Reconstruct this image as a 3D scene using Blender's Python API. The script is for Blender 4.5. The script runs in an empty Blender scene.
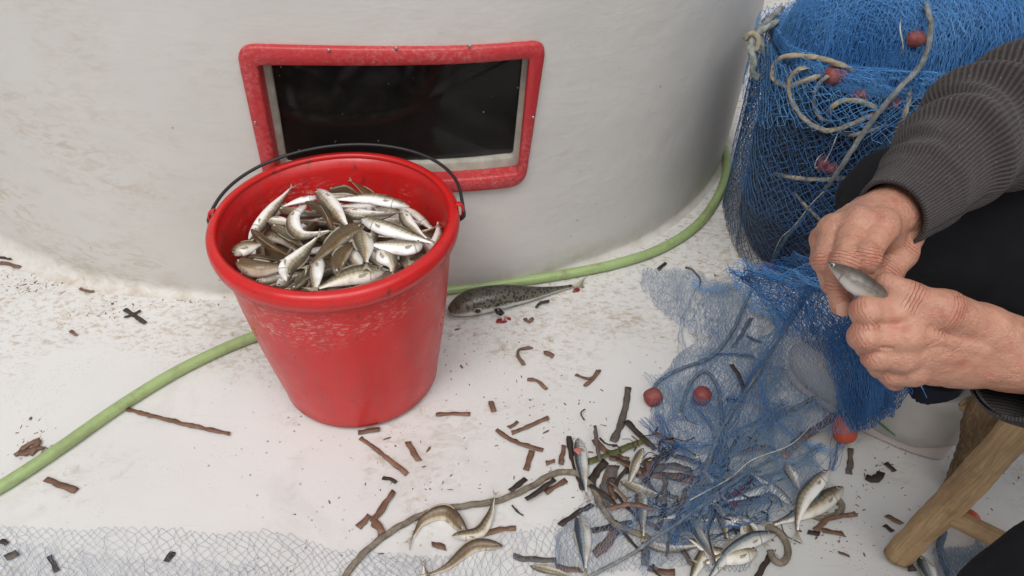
import bpy, math, random
import numpy as np
from mathutils import Vector
R = math.radians
random.seed(7); RNG = np.random.default_rng(11)
scene = bpy.context.scene
COL = scene.collection

# ------------------------------------------------------------------ camera
F_PX, PITCH, CAM_H = 788.0, R(41.0), 1.0
cam_data = bpy.data.cameras.new('camera')
cam_data.lens = 36.0 * F_PX / 1024.0
cam_data.clip_start = 0.02; cam_data.clip_end = 900.0
cam = bpy.data.objects.new('camera', cam_data); COL.objects.link(cam)
cam.location = (0, 0, CAM_H); cam.rotation_euler = (R(90) - PITCH, 0, 0)
scene.camera = cam

# ------------------------------------------------------------------ sky, sun, exposure
SUN_EL, SUN_AZ = R(58), R(-28)          # azimuth measured from -Y (towards the camera) to +X
world = bpy.data.worlds.new('World'); scene.world = world; world.use_nodes = True
wn, wl = world.node_tree.nodes, world.node_tree.links
wn.clear()
sky = wn.new('ShaderNodeTexSky'); sky.sky_type = 'NISHITA'; sky.sun_disc = False
sky.sun_elevation = SUN_EL; sky.sun_rotation = R(180) + SUN_AZ
sky.air_density = 1.0; sky.dust_density = 5.0; sky.ozone_density = 1.0
hs = wn.new('ShaderNodeHueSaturation'); hs.inputs['Saturation'].default_value = 0.16   # a grey, clouded-over sky
bg = wn.new('ShaderNodeBackground'); bg.inputs['Strength'].default_value = 0.118
wo = wn.new('ShaderNodeOutputWorld')
wl.new(sky.outputs[0], hs.inputs['Color']); wl.new(hs.outputs[0], bg.inputs['Color']); wl.new(bg.outputs[0], wo.inputs['Surface'])
sd = bpy.data.lights.new('sun', 'SUN'); sd.energy = 1.45; sd.angle = R(24); sd.color = (1.0, 0.98, 0.95)
sun = bpy.data.objects.new('sun', sd); COL.objects.link(sun)
dirv = Vector((math.sin(SUN_AZ) * math.cos(SUN_EL), -math.cos(SUN_AZ) * math.cos(SUN_EL), math.sin(SUN_EL)))
sun.rotation_euler = dirv.to_track_quat('Z', 'Y').to_euler(); sun.location = dirv * 6
vs = scene.view_settings
vs.view_transform = 'Standard'; vs.look = 'None'; vs.gamma = 1.0; vs.use_curve_mapping = False
vs.exposure = 0.04

# ------------------------------------------------------------------ point helpers
def P(px, py, d):
    "point seen at pixel (px, py) at distance d along the view axis"
    u, v = (px - 512) / F_PX * d, -(py - 288) / F_PX * d
    return np.array([u, d * math.cos(PITCH) + v * math.sin(PITCH), CAM_H - d * math.sin(PITCH) + v * math.cos(PITCH)])
def D(px, py, z=0.0):
    "point of the level plane z seen at pixel (px, py)"
    r = P(px, py, 1.0) - np.array([0, 0, CAM_H])
    return np.array([0, 0, CAM_H]) + r * ((z - CAM_H) / r[2])

def hashn(ix, iy, iz, seed):
    h = (ix * 374761393 + iy * 668265263 + iz * 2147483647 + seed * 1274126177) & 0xFFFFFFFF
    h = ((h ^ (h >> 13)) * 1274126177) & 0xFFFFFFFF
    h = h ^ (h >> 16)
    return (h & 0xFFFF) / 65535.0 * 2 - 1
def vnoise(p, freq, seed=0):
    "smooth value noise in -1..1 for an (n,3) array"
    q = np.asarray(p, float) * freq; i = np.floor(q).astype(np.int64); f = q - i; f = f * f * (3 - 2 * f)
    out = 0
    for dx in (0, 1):
        for dy in (0, 1):
            for dz in (0, 1):
                w = (f[:, 0] if dx else 1 - f[:, 0]) * (f[:, 1] if dy else 1 - f[:, 1]) * (f[:, 2] if dz else 1 - f[:, 2])
                out = out + w * hashn(i[:, 0] + dx, i[:, 1] + dy, i[:, 2] + dz, seed)
    return out
def vnoise3(p, freq, seed=0):
    return np.stack([vnoise(p, freq, seed + k * 17) for k in range(3)], 1)
def spline(pts, n):
    "Catmull-Rom through pts, n samples evenly spaced by length"
    p = np.asarray(pts, float)
    if len(p) == 2: return p[0] + (p[1] - p[0]) * np.linspace(0, 1, n)[:, None]
    q = np.vstack([2 * p[0] - p[1], p, 2 * p[-1] - p[-2]]); out = []
    for k in range(len(p) - 1):
        a, b, c, d = q[k:k + 4]
        for t in np.linspace(0, 1, 24, endpoint=False):
            out.append(.5 * ((2 * b) + (c - a) * t + (2 * a - 5 * b + 4 * c - d) * t * t + (3 * b - a - 3 * c + d) * t ** 3))
    out.append(p[-1]); out = np.array(out)
    s = np.concatenate([[0], np.cumsum(np.linalg.norm(np.diff(out, axis=0), axis=1))])
    x = np.linspace(0, s[-1], n)
    return np.stack([np.interp(x, s, out[:, k]) for k in range(out.shape[1])], 1)
def arclen(p): return float(np.linalg.norm(np.diff(np.asarray(p), axis=0), axis=1).sum())
def nrm(v): return v / (np.linalg.norm(v, axis=-1, keepdims=True) + 1e-12)

# ------------------------------------------------------------------ mesh helpers
def link(name, mesh, mat=None, parent=None, smooth=True):
    if mat is not None and not mesh.materials: mesh.materials.append(mat)
    if smooth and len(mesh.polygons): mesh.polygons.foreach_set('use_smooth', np.ones(len(mesh.polygons), bool))
    o = bpy.data.objects.new(name, mesh); COL.objects.link(o)
    if parent is not None: o.parent = parent
    return o
def mesh_np(name, V, faces, attrs=None):
    "faces: an (n,k) array or a list of arrays of different widths"
    m = bpy.data.meshes.new(name)
    if isinstance(faces, np.ndarray): faces = [faces]
    faces = [np.asarray(f, np.int32) for f in faces if len(f)]
    V = np.asarray(V, np.float32); m.vertices.add(len(V)); m.vertices.foreach_set('co', V.ravel())
    loops = np.concatenate([f.ravel() for f in faces]); tot = np.concatenate([np.full(len(f), f.shape[1], np.int32) for f in faces])
    start = np.concatenate([[0], np.cumsum(tot)[:-1]]).astype(np.int32)
    m.loops.add(len(loops)); m.loops.foreach_set('vertex_index', loops)
    m.polygons.add(len(tot)); m.polygons.foreach_set('loop_start', start); m.polygons.foreach_set('loop_total', tot)
    for k, a in (attrs or {}).items():
        at = m.attributes.new(k, 'FLOAT', 'POINT'); at.data.foreach_set('value', np.asarray(a, np.float32))
    m.update(calc_edges=True); m.validate()
    return m
def grid_faces(nu, nv, closed_v=False):
    "nu rows of nv vertices"
    i, j = np.meshgrid(np.arange(nu - 1), np.arange(nv if closed_v else nv - 1), indexing='ij'); i, j = i.ravel(), j.ravel(); k = (j + 1) % nv
    return np.stack([i * nv + j, i * nv + k, (i + 1) * nv + k, (i + 1) * nv + j], 1)
def frames(path, up=(0, 0, 1)):
    p = np.asarray(path); t = nrm(np.gradient(p, axis=0)); up = np.asarray(up, float)
    s = np.cross(t, up); bad = np.linalg.norm(s, axis=1) < .15
    s[bad] = np.cross(t[bad], np.array([.3, 1, .1])); s = nrm(s)
    for k in range(1, len(s)):
        if s[k] @ s[k - 1] < 0: s[k] = -s[k]
    return t, s, nrm(np.cross(s, t))
def loft(path, ra, rb=None, n=12, up=(0, 0, 1), shape=None, cap=True):
    "tube along path with half widths ra (sideways) and rb (along up); shape(theta, k) scales the outline"
    p = np.asarray(path); m = len(p); ra = np.broadcast_to(ra, m); rb = ra if rb is None else np.broadcast_to(rb, m)
    t, s, u = frames(p, up); th = np.linspace(0, 2 * np.pi, n, endpoint=False)
    sc = np.ones((m, n)) if shape is None else shape(th[None, :], np.arange(m)[:, None])
    V = p[:, None] + (s[:, None] * (np.cos(th)[None, :] * ra[:, None] * sc)[..., None]) + (u[:, None] * (np.sin(th)[None, :] * rb[:, None] * sc)[..., None])
    V = V.reshape(-1, 3); f = [grid_faces(m, n, True)]
    if cap: f += [np.arange(n)[None, ::-1], (np.arange(n) + (m - 1) * n)[None, :]]
    return V, f
def tube(name, path, r, mat, parent=None, n=8, **kw):
    V, f = loft(path, r, n=n, **kw); return link(name, mesh_np(name, V, f), mat, parent)
def join(parts):
    "[(V, faces), ...] -> V, faces"
    Vs, Fs, o = [], [], 0
    for V, f in parts:
        Vs.append(np.asarray(V)); Fs += [np.asarray(x) + o for x in (f if isinstance(f, list) else [f])]; o += len(V)
    return np.vstack(Vs), Fs
def lathe(prof, n=64, closed=False):
    prof = np.asarray(prof, float); th = np.linspace(0, 2 * np.pi, n, endpoint=False)
    V = np.stack([prof[:, 0:1] * np.cos(th), prof[:, 0:1] * np.sin(th), np.repeat(prof[:, 1:2], n, 1)], -1).reshape(-1, 3)
    return V, [grid_faces(len(prof), n, True)]
def ball(c, r, n=12, m=8):
    c = np.asarray(c, float); r = np.broadcast_to(np.asarray(r, float), 3)
    ph = np.linspace(0.02, np.pi - .02, m); th = np.linspace(0, 2 * np.pi, n, endpoint=False)
    V = np.stack([np.sin(ph)[:, None] * np.cos(th), np.sin(ph)[:, None] * np.sin(th), np.repeat(np.cos(ph)[:, None], n, 1)], -1).reshape(-1, 3)
    return c + V * r, [grid_faces(m, n, True)[:, ::-1], np.arange(n)[None, :], (np.arange(n) + (m - 1) * n)[None, ::-1]]
def tag(o, label, cat, group=None, kind=None):
    if label: o['label'] = label
    if cat: o['category'] = cat
    if group: o['group'] = group
    if kind: o['kind'] = kind
    return o
def empty(name, loc):
    o = bpy.data.objects.new(name, None); o.empty_display_size = .05; COL.objects.link(o); o.location = tuple(loc); return o
def settle(o, loc):
    "move the origin of a mesh built in scene coordinates to loc"
    V = np.empty(len(o.data.vertices) * 3, np.float32); o.data.vertices.foreach_get('co', V)
    V = V.reshape(-1, 3) - np.asarray(loc, np.float32); o.data.vertices.foreach_set('co', V.ravel()); o.data.update(); o.location = tuple(float(x) for x in loc); return o
def under(o, parent):
    "parent a mesh built in scene coordinates under a thing whose origin is elsewhere"
    V = np.empty(len(o.data.vertices) * 3, np.float32); o.data.vertices.foreach_get('co', V)
    V = V.reshape(-1, 3) - np.array(parent.location, np.float32); o.data.vertices.foreach_set('co', V.ravel()); o.data.update(); o.parent = parent; return o

# ------------------------------------------------------------------ signed distance modelling (hands, boots, body)
def sd_cap(X, a, b, ra, rb):
    a, b = np.asarray(a, float), np.asarray(b, float); ab = b - a; t = np.clip(((X - a) @ ab) / (ab @ ab + 1e-12), 0, 1)
    return np.linalg.norm(X - a - t[:, None] * ab, axis=1) - (ra + (rb - ra) * t)
def sd_ell(X, c, r, M=None):
    q = X - np.asarray(c, float)
    if M is not None: q = q @ np.asarray(M).T
    r = np.asarray(r, float); k0 = np.linalg.norm(q / r, axis=1); k1 = np.linalg.norm(q / r ** 2, axis=1)
    return k0 * (k0 - 1) / (k1 + 1e-9)
def smin(a, b, k):
    h = np.clip(.5 + .5 * (b - a) / k, 0, 1); return b * (1 - h) + a * h - k * h * (1 - h)
def smax(a, b, k): return -smin(-a, -b, k)
def chain(X, pts, rad, k=.004):
    d = None
    for i in range(len(pts) - 1):
        e = sd_cap(X, pts[i], pts[i + 1], rad[i], rad[i + 1]); d = e if d is None else smin(d, e, k)
    return d
def surface_nets(fn, lo, hi, h):
    lo, hi = np.asarray(lo, float), np.asarray(hi, float); n = np.ceil((hi - lo) / h).astype(int) + 1
    ax = [lo[k] + h * np.arange(n[k]) for k in range(3)]
    vals = np.empty(n)
    for i in range(n[0]):
        Y, Z = np.meshgrid(ax[1], ax[2], indexing='ij')
        vals[i] = fn(np.stack([np.full(Y.size, ax[0][i]), Y.ravel(), Z.ravel()], 1)).reshape(n[1], n[2])
    S = vals < 0; c = n - 1
    acc = np.zeros((*c, 3)); cnt = np.zeros(c)
    corner = [(a, b, d) for a in (0, 1) for b in (0, 1) for d in (0, 1)]
    sl = lambda a: tuple(slice(a[k], a[k] + c[k]) for k in range(3))
    for A in corner:
        for k in range(3):
            if A[k]: continue
            B = list(A); B[k] = 1
            va, vb = vals[sl(A)], vals[sl(B)]; cr = (va < 0) != (vb < 0)
            t = np.where(cr, va / np.where(cr, va - vb, 1), 0)
            for q in range(3): acc[..., q] += cr * (A[q] + (t if q == k else 0))
            cnt += cr
    act = cnt > 0; idx = -np.ones(c, int); idx[act] = np.arange(act.sum())
    base = np.stack(np.nonzero(act), 1); V = lo + h * (base + acc[act] / cnt[act][:, None])
    Fs = []
    for k in range(3):
        a, b = (k + 1) % 3, (k + 2) % 3
        s0 = [slice(None)] * 3; s1 = [slice(None)] * 3; s0[k] = slice(0, -1); s1[k] = slice(1, None)
        X0, X1 = S[tuple(s0)], S[tuple(s1)]
        E = np.stack(np.nonzero(X0 != X1), 1); E = E[(E[:, a] > 0) & (E[:, b] > 0) & (E[:, a] < c[a]) & (E[:, b] < c[b])]
        da = np.zeros(3, int); da[a] = 1; db = np.zeros(3, int); db[b] = 1
        g = lambda o: idx[tuple((E + o).T)]
        q = np.stack([g(-da - db), g(-db), g(0 * da), g(-da)], 1)
        fl = X0[tuple(E.T)]; q[~fl] = q[~fl][:, ::-1]; Fs.append(q)
    return V, np.vstack(Fs)
# ------------------------------------------------------------------ materials
class NT:
    def __init__(s, name):
        s.m = bpy.data.materials.new(name); s.m.use_nodes = True; s.t = s.m.node_tree; s.n = s.t.nodes; s.n.clear()
        s.out = s.n.new('ShaderNodeOutputMaterial'); s.b = s.n.new('ShaderNodeBsdfPrincipled'); s.link(s.b.outputs[0], s.out.inputs['Surface'])
    def link(s, a, b): s.t.links.new(a, b)
    def put(s, sock, v):
        if isinstance(v, bpy.types.NodeSocket): s.link(v, sock)
        elif isinstance(v, (tuple, list)) and len(v) == 3 and sock.type == 'RGBA': sock.default_value = (*v, 1)
        else: sock.default_value = v
    def set(s, **kw):
        for k, v in kw.items(): s.put(s.b.inputs[k.replace('_', ' ')], v)
        return s
    def co(s, kind='Object'): return s.n.new('ShaderNodeTexCoord').outputs[kind]
    def attr(s, name):
        a = s.n.new('ShaderNodeAttribute'); a.attribute_name = name; return a.outputs['Fac']
    def rnd(s): return s.n.new('ShaderNodeObjectInfo').outputs['Random']
    def mapv(s, v, scale=(1, 1, 1), rot=(0, 0, 0)):
        a = s.n.new('ShaderNodeMapping'); s.put(a.inputs['Vector'], v); a.inputs['Scale'].default_value = scale; a.inputs['Rotation'].default_value = rot; return a.outputs[0]
    def noise(s, v, scale, detail=4, rough=.55, dist=0):
        a = s.n.new('ShaderNodeTexNoise'); s.put(a.inputs['Vector'], v); a.inputs['Scale'].default_value = scale; a.inputs['Detail'].default_value = detail
        a.inputs['Roughness'].default_value = rough; a.inputs['Distortion'].default_value = dist; return a.outputs[0]
    def voro(s, v, scale, feat='F1', out='Distance', rand=1):
        a = s.n.new('ShaderNodeTexVoronoi'); a.feature = feat; s.put(a.inputs['Vector'], v); a.inputs['Scale'].default_value = scale; a.inputs['Randomness'].default_value = rand; return a.outputs[out]
    def wave(s, v, scale, dist=0, detail=2, dirn='X', kind='BANDS'):
        a = s.n.new('ShaderNodeTexWave'); a.wave_type = kind; a.bands_direction = dirn; s.put(a.inputs['Vector'], v); a.inputs['Scale'].default_value = scale; a.inputs['Distortion'].default_value = dist; a.inputs['Detail'].default_value = detail; return a.outputs['Fac']
    def ramp(s, f, *stops):
        a = s.n.new('ShaderNodeValToRGB'); s.put(a.inputs[0], f); e = a.color_ramp.elements
        while len(e) < len(stops): e.new(.5)
        for k, (p, c) in enumerate(stops):
            e[k].position = p; e[k].color = (c, c, c, 1) if not isinstance(c, (tuple, list)) else (*c, 1)
        return a.outputs[0]
    def mix(s, f, a, b, mode='MIX'):
        n = s.n.new('ShaderNodeMix'); n.data_type = 'RGBA'; n.blend_type = mode; s.put(n.inputs[0], f); s.put(n.inputs[6], a); s.put(n.inputs[7], b); return n.outputs[2]
    def math(s, op, a, b=0.0):
        n = s.n.new('ShaderNodeMath'); n.operation = op; s.put(n.inputs[0], a); s.put(n.inputs[1], b); return n.outputs[0]
    def comb(s, x, y, z=0.0):
        n = s.n.new('ShaderNodeCombineXYZ'); s.put(n.inputs[0], x); s.put(n.inputs[1], y); s.put(n.inputs[2], z); return n.outputs[0]
    def sep(s, v, k):
        n = s.n.new('ShaderNodeSeparateXYZ'); s.put(n.inputs[0], v); return n.outputs[k]
    def bump(s, h, strength=.3, dist=.002, normal=None):
        n = s.n.new('ShaderNodeBump'); n.inputs['Strength'].default_value = strength; n.inputs['Distance'].default_value = dist; s.put(n.inputs['Height'], h)
        if normal is not None: s.link(normal, n.inputs['Normal'])
        s.link(n.outputs[0], s.b.inputs['Normal']); return n.outputs[0]
M = {}
def simple(name, col, rough=.5, var=.25, scale=40, bump=.2, dist=.001, metal=0, **kw):
    t = NT(name); c = t.co(); n = t.noise(c, scale)
    t.set(Base_Color=t.mix(n, tuple(x * (1 - var) for x in col), tuple(min(1, x * (1 + var)) for x in col)), Roughness=rough, Metallic=metal, **kw)
    if bump: t.bump(t.noise(c, scale * 3), bump, dist)
    M[name] = t.m; return t.m

# white painted deck: warm white, brown water stains, grime specks, scuffs
t = NT('deck_paint'); c = t.co()
base = t.mix(t.noise(c, 3.0, 5), (.56, .552, .535), (.70, .697, .685))
st = t.math('MULTIPLY', t.ramp(t.noise(c, 2.6, 6, .65, .6), (.50, 0), (.68, 1)), t.ramp(t.noise(t.mapv(c, (1, 1.6, 1)), 34, 5, .7, 1.2), (.46, 0), (.66, 1)))
base = t.mix(t.math('MULTIPLY', st, .95), base, (.31, .22, .13))
yy = t.math('ADD', t.sep(c, 1), t.math('MULTIPLY', t.math('SUBTRACT', t.noise(c, 3.2, 4), .5), .55))
ft = t.math('MULTIPLY', t.ramp(yy, (.93, 0), (1.10, 1)), t.ramp(t.noise(t.mapv(c, (1, 1.5, 1), (0, 0, .4)), 58, 8, .78, .35), (.50, 0), (.64, 1)))
base = t.mix(t.math('MULTIPLY', ft, .7), base, (.31, .205, .10))
wet = t.ramp(t.noise(c, 5.5, 6, .6, .8), (.55, 0), (.62, 1)); base = t.mix(t.math('MULTIPLY', wet, .16), base, (.42, .40, .37))
sp = t.math('MULTIPLY', t.ramp(t.voro(c, 62), (.07, 1), (.16, 0)), t.ramp(t.noise(c, 4.5, 3), (.50, 0), (.60, 1)))
base = t.mix(t.math('MULTIPLY', sp, .75), base, (.13, .085, .055))
sp2 = t.math('MULTIPLY', t.ramp(t.voro(t.mapv(c, (1, 1, 1), (0, 0, .6)), 190), (.10, 1), (.22, 0)), t.ramp(t.noise(c, 7, 4), (.50, 0), (.62, 1)))
base = t.mix(t.math('MULTIPLY', sp2, .5), base, (.2, .16, .12))
sc = t.ramp(t.noise(t.mapv(c, (9, 120, 9), (0, 0, .35)), 1.0, 4, .6), (.66, 0), (.74, 1))
base = t.mix(t.math('MULTIPLY', sc, .22), base, (.40, .36, .31))
t.set(Base_Color=base, Roughness=t.ramp(t.noise(c, 8), (.3, .42), (.7, .6)))
b1 = t.bump(t.noise(c, 26, 4), .28, .004); t.bump(t.noise(c, 230, 3), .25, .0012, b1); M['deck'] = t.m

# cabin side: hand brushed white paint, stained towards the top left
t = NT('cabin_paint'); c = t.co()
base = t.mix(t.noise(c, 2.2, 4), (.55, .53, .495), (.62, .605, .58))
st = t.math('MULTIPLY', t.ramp(t.noise(t.mapv(c, (1, 1, 1.4)), 2.1, 5, .6, .5), (.44, 0), (.62, 1)), t.ramp(t.noise(t.mapv(c, (30, 30, 75), (0, .5, 0)), 1.0, 4, .65, 1), (.46, .06), (.62, 1)))
xm = t.ramp(t.math('ADD', t.sep(c, 0), t.math('MULTIPLY', t.noise(c, 3), .5)), (-.55, 0), (-.5, 1))
xl = t.math('SUBTRACT', 1.0, t.ramp(t.math('ADD', t.math('ADD', t.sep(c, 0), 1.1), t.math('MULTIPLY', t.math('SUBTRACT', t.noise(c, 2.5), .5), .7)), (.45, 0), (1.15, 1)))
base = t.mix(t.math('MULTIPLY', t.math('MULTIPLY', st, t.math('ADD', t.math('MULTIPLY', xl, .85), .15)), .62), base, (.36, .265, .175))
gr = t.ramp(t.noise(t.mapv(c, (1.0, 1.0, 2.6)), 4.4, 5, .7), (.56, 0), (.78, 1))
base = t.mix(t.math('MULTIPLY', gr, .16), base, (.38, .35, .30))
low = t.math('MULTIPLY', t.ramp(t.sep(c, 2), (.0, 1), (.07, 0)), t.ramp(t.noise(c, 16, 5, .7), (.46, 0), (.66, 1)))
base = t.mix(t.math('MULTIPLY', low, .5), base, (.36, .28, .19))
pk = t.math('MULTIPLY', t.ramp(t.voro(c, 30), (.045, 1), (.09, 0)), t.ramp(t.noise(c, 6), (.5, 0), (.6, 1)))
base = t.mix(t.math('MULTIPLY', pk, .7), base, (.16, .11, .07))
t.set(Base_Color=base, Roughness=.5)
b1 = t.bump(t.noise(c, 7, 3), .22, .02)
b2 = t.bump(t.noise(t.mapv(c, (26, 26, 90), (0, .5, 0)), 1.0, 5, .65, .6), .20, .003, b1); t.bump(t.noise(c, 160, 3), .2, .001, b2); M['cabin'] = t.m

# chalky red window paint with worn white patches
t = NT('window_paint'); c = t.co()
w = t.ramp(t.noise(c, 150, 7, .8), (.47, 0), (.62, 1)); w2 = t.math('MULTIPLY', w, t.ramp(t.noise(c, 9, 3), (.42, .1), (.62, 1)))
t.set(Base_Color=t.mix(t.math('MULTIPLY', w2, .32), t.mix(t.noise(c, 14), (.36, .016, .022), (.52, .03, .035)), (.55, .36, .34)), Roughness=.45)
t.bump(t.noise(c, 90, 4), .4, .002); M['window_red'] = t.m

# bucket plastic, scuffed below the rim
t = NT('bucket_plastic'); c = t.co(); z = t.sep(c, 2)
scf = t.math('MULTIPLY', t.ramp(t.noise(t.mapv(c, (1, 1, 2.5)), 95, 6, .8), (.52, 0), (.66, 1)), t.ramp(z, (.205, 0), (.24, 1), (.28, 1), (.31, 0)))
scf = t.math('MULTIPLY', scf, t.ramp(t.noise(c, 8, 3), (.46, .05), (.62, 1)))
base = t.mix(t.noise(c, 6, 4), (.48, .009, .010), (.60, .016, .015))
base = t.mix(t.math('MULTIPLY', scf, .8), base, (.66, .46, .40))
dk = t.math('MULTIPLY', t.ramp(t.noise(t.mapv(c, (1, 1, .6)), 40, 5, .7), (.60, 0), (.68, 1)), t.ramp(z, (.25, 0), (.28, 1)))
base = t.mix(t.math('MULTIPLY', dk, .7), base, (.09, .02, .018))
lowd = t.math('MULTIPLY', t.ramp(t.noise(t.mapv(c, (40, 40, 6)), 1, 6, .75), (.46, 0), (.70, 1)), .45)
bd = t.math('MULTIPLY', t.ramp(z, (.0, 1), (.035, 0)), t.ramp(t.noise(c, 28, 5, .75), (.40, 0), (.62, 1))); base = t.mix(t.math('MULTIPLY', bd, .6), base, (.16, .07, .045))
scr = t.ramp(t.noise(t.mapv(c, (8, 8, 150), (.25, .15, 0)), 1, 4, .6), (.68, 0), (.74, 1)); base = t.mix(t.math('MULTIPLY', scr, .35), base, (.62, .16, .13))
base = t.mix(lowd, base, (.30, .03, .025))
t.set(Base_Color=base, Roughness=t.ramp(t.noise(c, 30, 4), (.3, .26), (.7, .42)), Subsurface_Weight=.06, Subsurface_Radius=(.02, .004, .004), Subsurface_Scale=.5)
t.bump(t.noise(c, 60, 5), .12, .002); M['bucket'] = t.m

# fish: h = -1 belly .. +1 back, l = 0 snout .. 1 tail
def fish_mat(name, back, flank, belly, cut=.15, stripe=.35, metal=.35, pale=(.62, .60, .56)):
    t = NT(name); h, l, c, r = t.attr('h'), t.attr('l'), t.co('Object'), t.rnd()
    hn = t.math('ADD', h, t.math('MULTIPLY', t.math('SUBTRACT', t.noise(c, 55, 4), .5), .7))
    hn = t.math('ADD', hn, t.math('MULTIPLY', t.math('SUBTRACT', r, .5), .3))
    hn = t.math('MULTIPLY', t.math('ADD', hn, 1.0), .5)
    col = t.ramp(hn, (.10, belly), (.32, pale), (.5 + cut * .5, flank), (.86, back))
    band = t.math('MULTIPLY', t.ramp(t.wave(t.comb(l, h), 4.5, 5.5, 3), (.55, 0), (.85, 1)), t.ramp(hn, (.35, 0), (.6, 1)))
    col = t.mix(t.math('MULTIPLY', band, stripe), col, tuple(x * .35 for x in back))
    line = t.ramp(t.math('ABSOLUTE', t.math('SUBTRACT', hn, .60)), (.012, 1), (.05, 0))
    col = t.mix(t.math('MULTIPLY', line, .45), col, tuple(x * .5 for x in back))
    blo = t.ramp(t.noise(c, 24, 3), (.58, 0), (.7, 1))
    col = t.mix(t.math('MULTIPLY', blo, .45), col, (.32, .19, .075))
    hd = t.ramp(l, (.13, 1), (.22, 0)); col = t.mix(t.math('MULTIPLY', hd, .35), col, tuple(x * .8 + .03 for x in back))
    gill = t.ramp(t.math('ABSOLUTE', t.math('SUBTRACT', l, .205)), (.004, 1), (.014, 0)); col = t.mix(t.math('MULTIPLY', gill, .6), col, (.12, .06, .05))
    t.set(Base_Color=col, Metallic=metal * .12, Roughness=t.ramp(t.noise(c, 120), (.3, .30), (.7, .52)), Specular_IOR_Level=.55, Coat_Weight=.22, Coat_Roughness=.18)
    t.bump(t.voro(t.comb(t.math('MULTIPLY', l, 60), t.math('MULTIPLY', h, 9)), 1.0, rand=.25), .22, .0008); M[name] = t.m
fish_mat('fish_silver', (.10, .085, .06), (.48, .41, .29), (.90, .885, .86), pale=(.84, .82, .78))
fish_mat('fish_brown', (.082, .051, .024), (.23, .15, .072), (.68, .61, .51), cut=-.10, stripe=.28, pale=(.50, .42, .30))
fish_mat('fish_olive', (.085, .07, .04), (.36, .30, .19), (.80, .78, .73), cut=.05, stripe=.4, pale=(.68, .63, .53))
fish_mat('fish_sardine', (.035, .055, .075), (.30, .33, .34), (.74, .73, .70), cut=.25, stripe=.2, metal=.6)
fish_mat('fish_grey', (.07, .058, .048), (.19, .165, .14), (.62, .60, .57), cut=-.05, stripe=.3, pale=(.40, .37, .33))
t = NT('fish_fin'); c = t.co()
t.set(Base_Color=t.mix(t.noise(c, 60), (.40, .35, .26), (.60, .54, .42)), Roughness=.4, Alpha=.7, Transmission_Weight=.15); t.bump(t.wave(c, 160, 2), .4, .001); M['fin'] = t.m
simple('fish_eye', (.012, .012, .014), .08, bump=0)
simple('eye_ring', (.55, .50, .38), .2, bump=0, metal=.3)
# spotted pufferfish
t = NT('puffer_skin'); h, l, c = t.attr('h'), t.attr('l'), t.co()
hn = t.math('ADD', h, t.math('MULTIPLY', t.math('SUBTRACT', t.noise(c, 40, 3), .5), .35))
hm = t.math('MULTIPLY', t.math('ADD', hn, 1.0), .5)
col = t.ramp(hm, (.13, (.60, .60, .57)), (.20, (.32, .315, .28)), (.28, (.14, .125, .085)), (.9, (.06, .055, .038)))
spot = t.math('MULTIPLY', t.ramp(t.voro(t.mapv(c, (1, 1, 1)), 165), (.40, 1), (.50, 0)), t.ramp(hm, (.17, 0), (.26, 1)))
col = t.mix(spot, col, (.014, .014, .012))
col = t.mix(t.math('MULTIPLY', t.ramp(l, (.0, 1), (.14, 0)), .5), col, (.10, .07, .055))
t.set(Base_Color=col, Roughness=.38, Coat_Weight=.25, Coat_Roughness=.2); t.bump(t.noise(c, 130), .25, .001); M['puffer'] = t.m

# dry brown seagrass and driftwood-like strips
for nm, a, b in (('seagrass_brown', (.11, .054, .031), (.27, .150, .098)), ('seagrass_dark', (.020, .014, .012), (.065, .042, .032)), ('seagrass_grey', (.075, .060, .052), (.17, .14, .12)), ('seagrass_green', (.07, .08, .02), (.16, .15, .05))):
    t = NT(nm); c = t.co(); n = t.noise(t.mapv(c, (1, 1, 1)), 70, 5, .7)
    rn = t.rnd(); cc = t.mix(t.ramp(n, (.3, 0), (.7, 1)), a, b); t.set(Base_Color=t.mix(t.math('MULTIPLY', rn, .32), cc, tuple(x * .38 for x in a)), Roughness=.62); t.bump(t.noise(c, 260, 4), .6, .001); M[nm] = t.m
# hose
t = NT('hose_rubber'); c = t.co(); a = t.attr('a'); s_ = t.attr('s')
dirt = t.ramp(t.noise(c, 22, 6, .75), (.52, 0), (.72, 1))
hc = t.mix(t.noise(c, 9), (.25, .36, .13), (.33, .44, .19))
thr = t.ramp(t.wave(t.comb(s_, a), 60, 0, 0, 'DIAGONAL'), (.4, 0), (.6, 1))
hc = t.mix(t.math('MULTIPLY', thr, .16), hc, (.42, .50, .28))
dirt = t.math('MAXIMUM', dirt, t.math('MULTIPLY', t.ramp(t.noise(c, 6, 5, .7), (.5, 0), (.62, 1)), .6))
t.set(Base_Color=t.mix(t.math('MULTIPLY', dirt, .65), hc, (.15, .14, .075)), Roughness=.36, Subsurface_Weight=.05); t.bump(t.noise(c, 150), .2, .001); M['hose'] = t.m
# ropes
def rope_mat(name, a, b):
    t = NT(name); c = t.co(); n = t.ramp(t.noise(c, 70, 6, .75), (.3, 0), (.7, 1)); t.set(Base_Color=t.mix(n, tuple(x * .6 for x in a), b), Roughness=.85)
    t.bump(t.noise(c, 420, 3), .6, .001); M[name] = t.m
rope_mat('rope_brown', (.13, .105, .075), (.28, .235, .175)); rope_mat('rope_grey', (.14, .155, .165), (.30, .31, .31))
rope_mat('rope_tan', (.28, .235, .16), (.46, .40, .29)); rope_mat('rope_blue', (.06, .10, .17), (.16, .21, .28)); rope_mat('rope_green', (.16, .20, .18), (.36, .38, .34))
rope_mat('twine', (.45, .44, .40), (.65, .63, .58))
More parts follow.
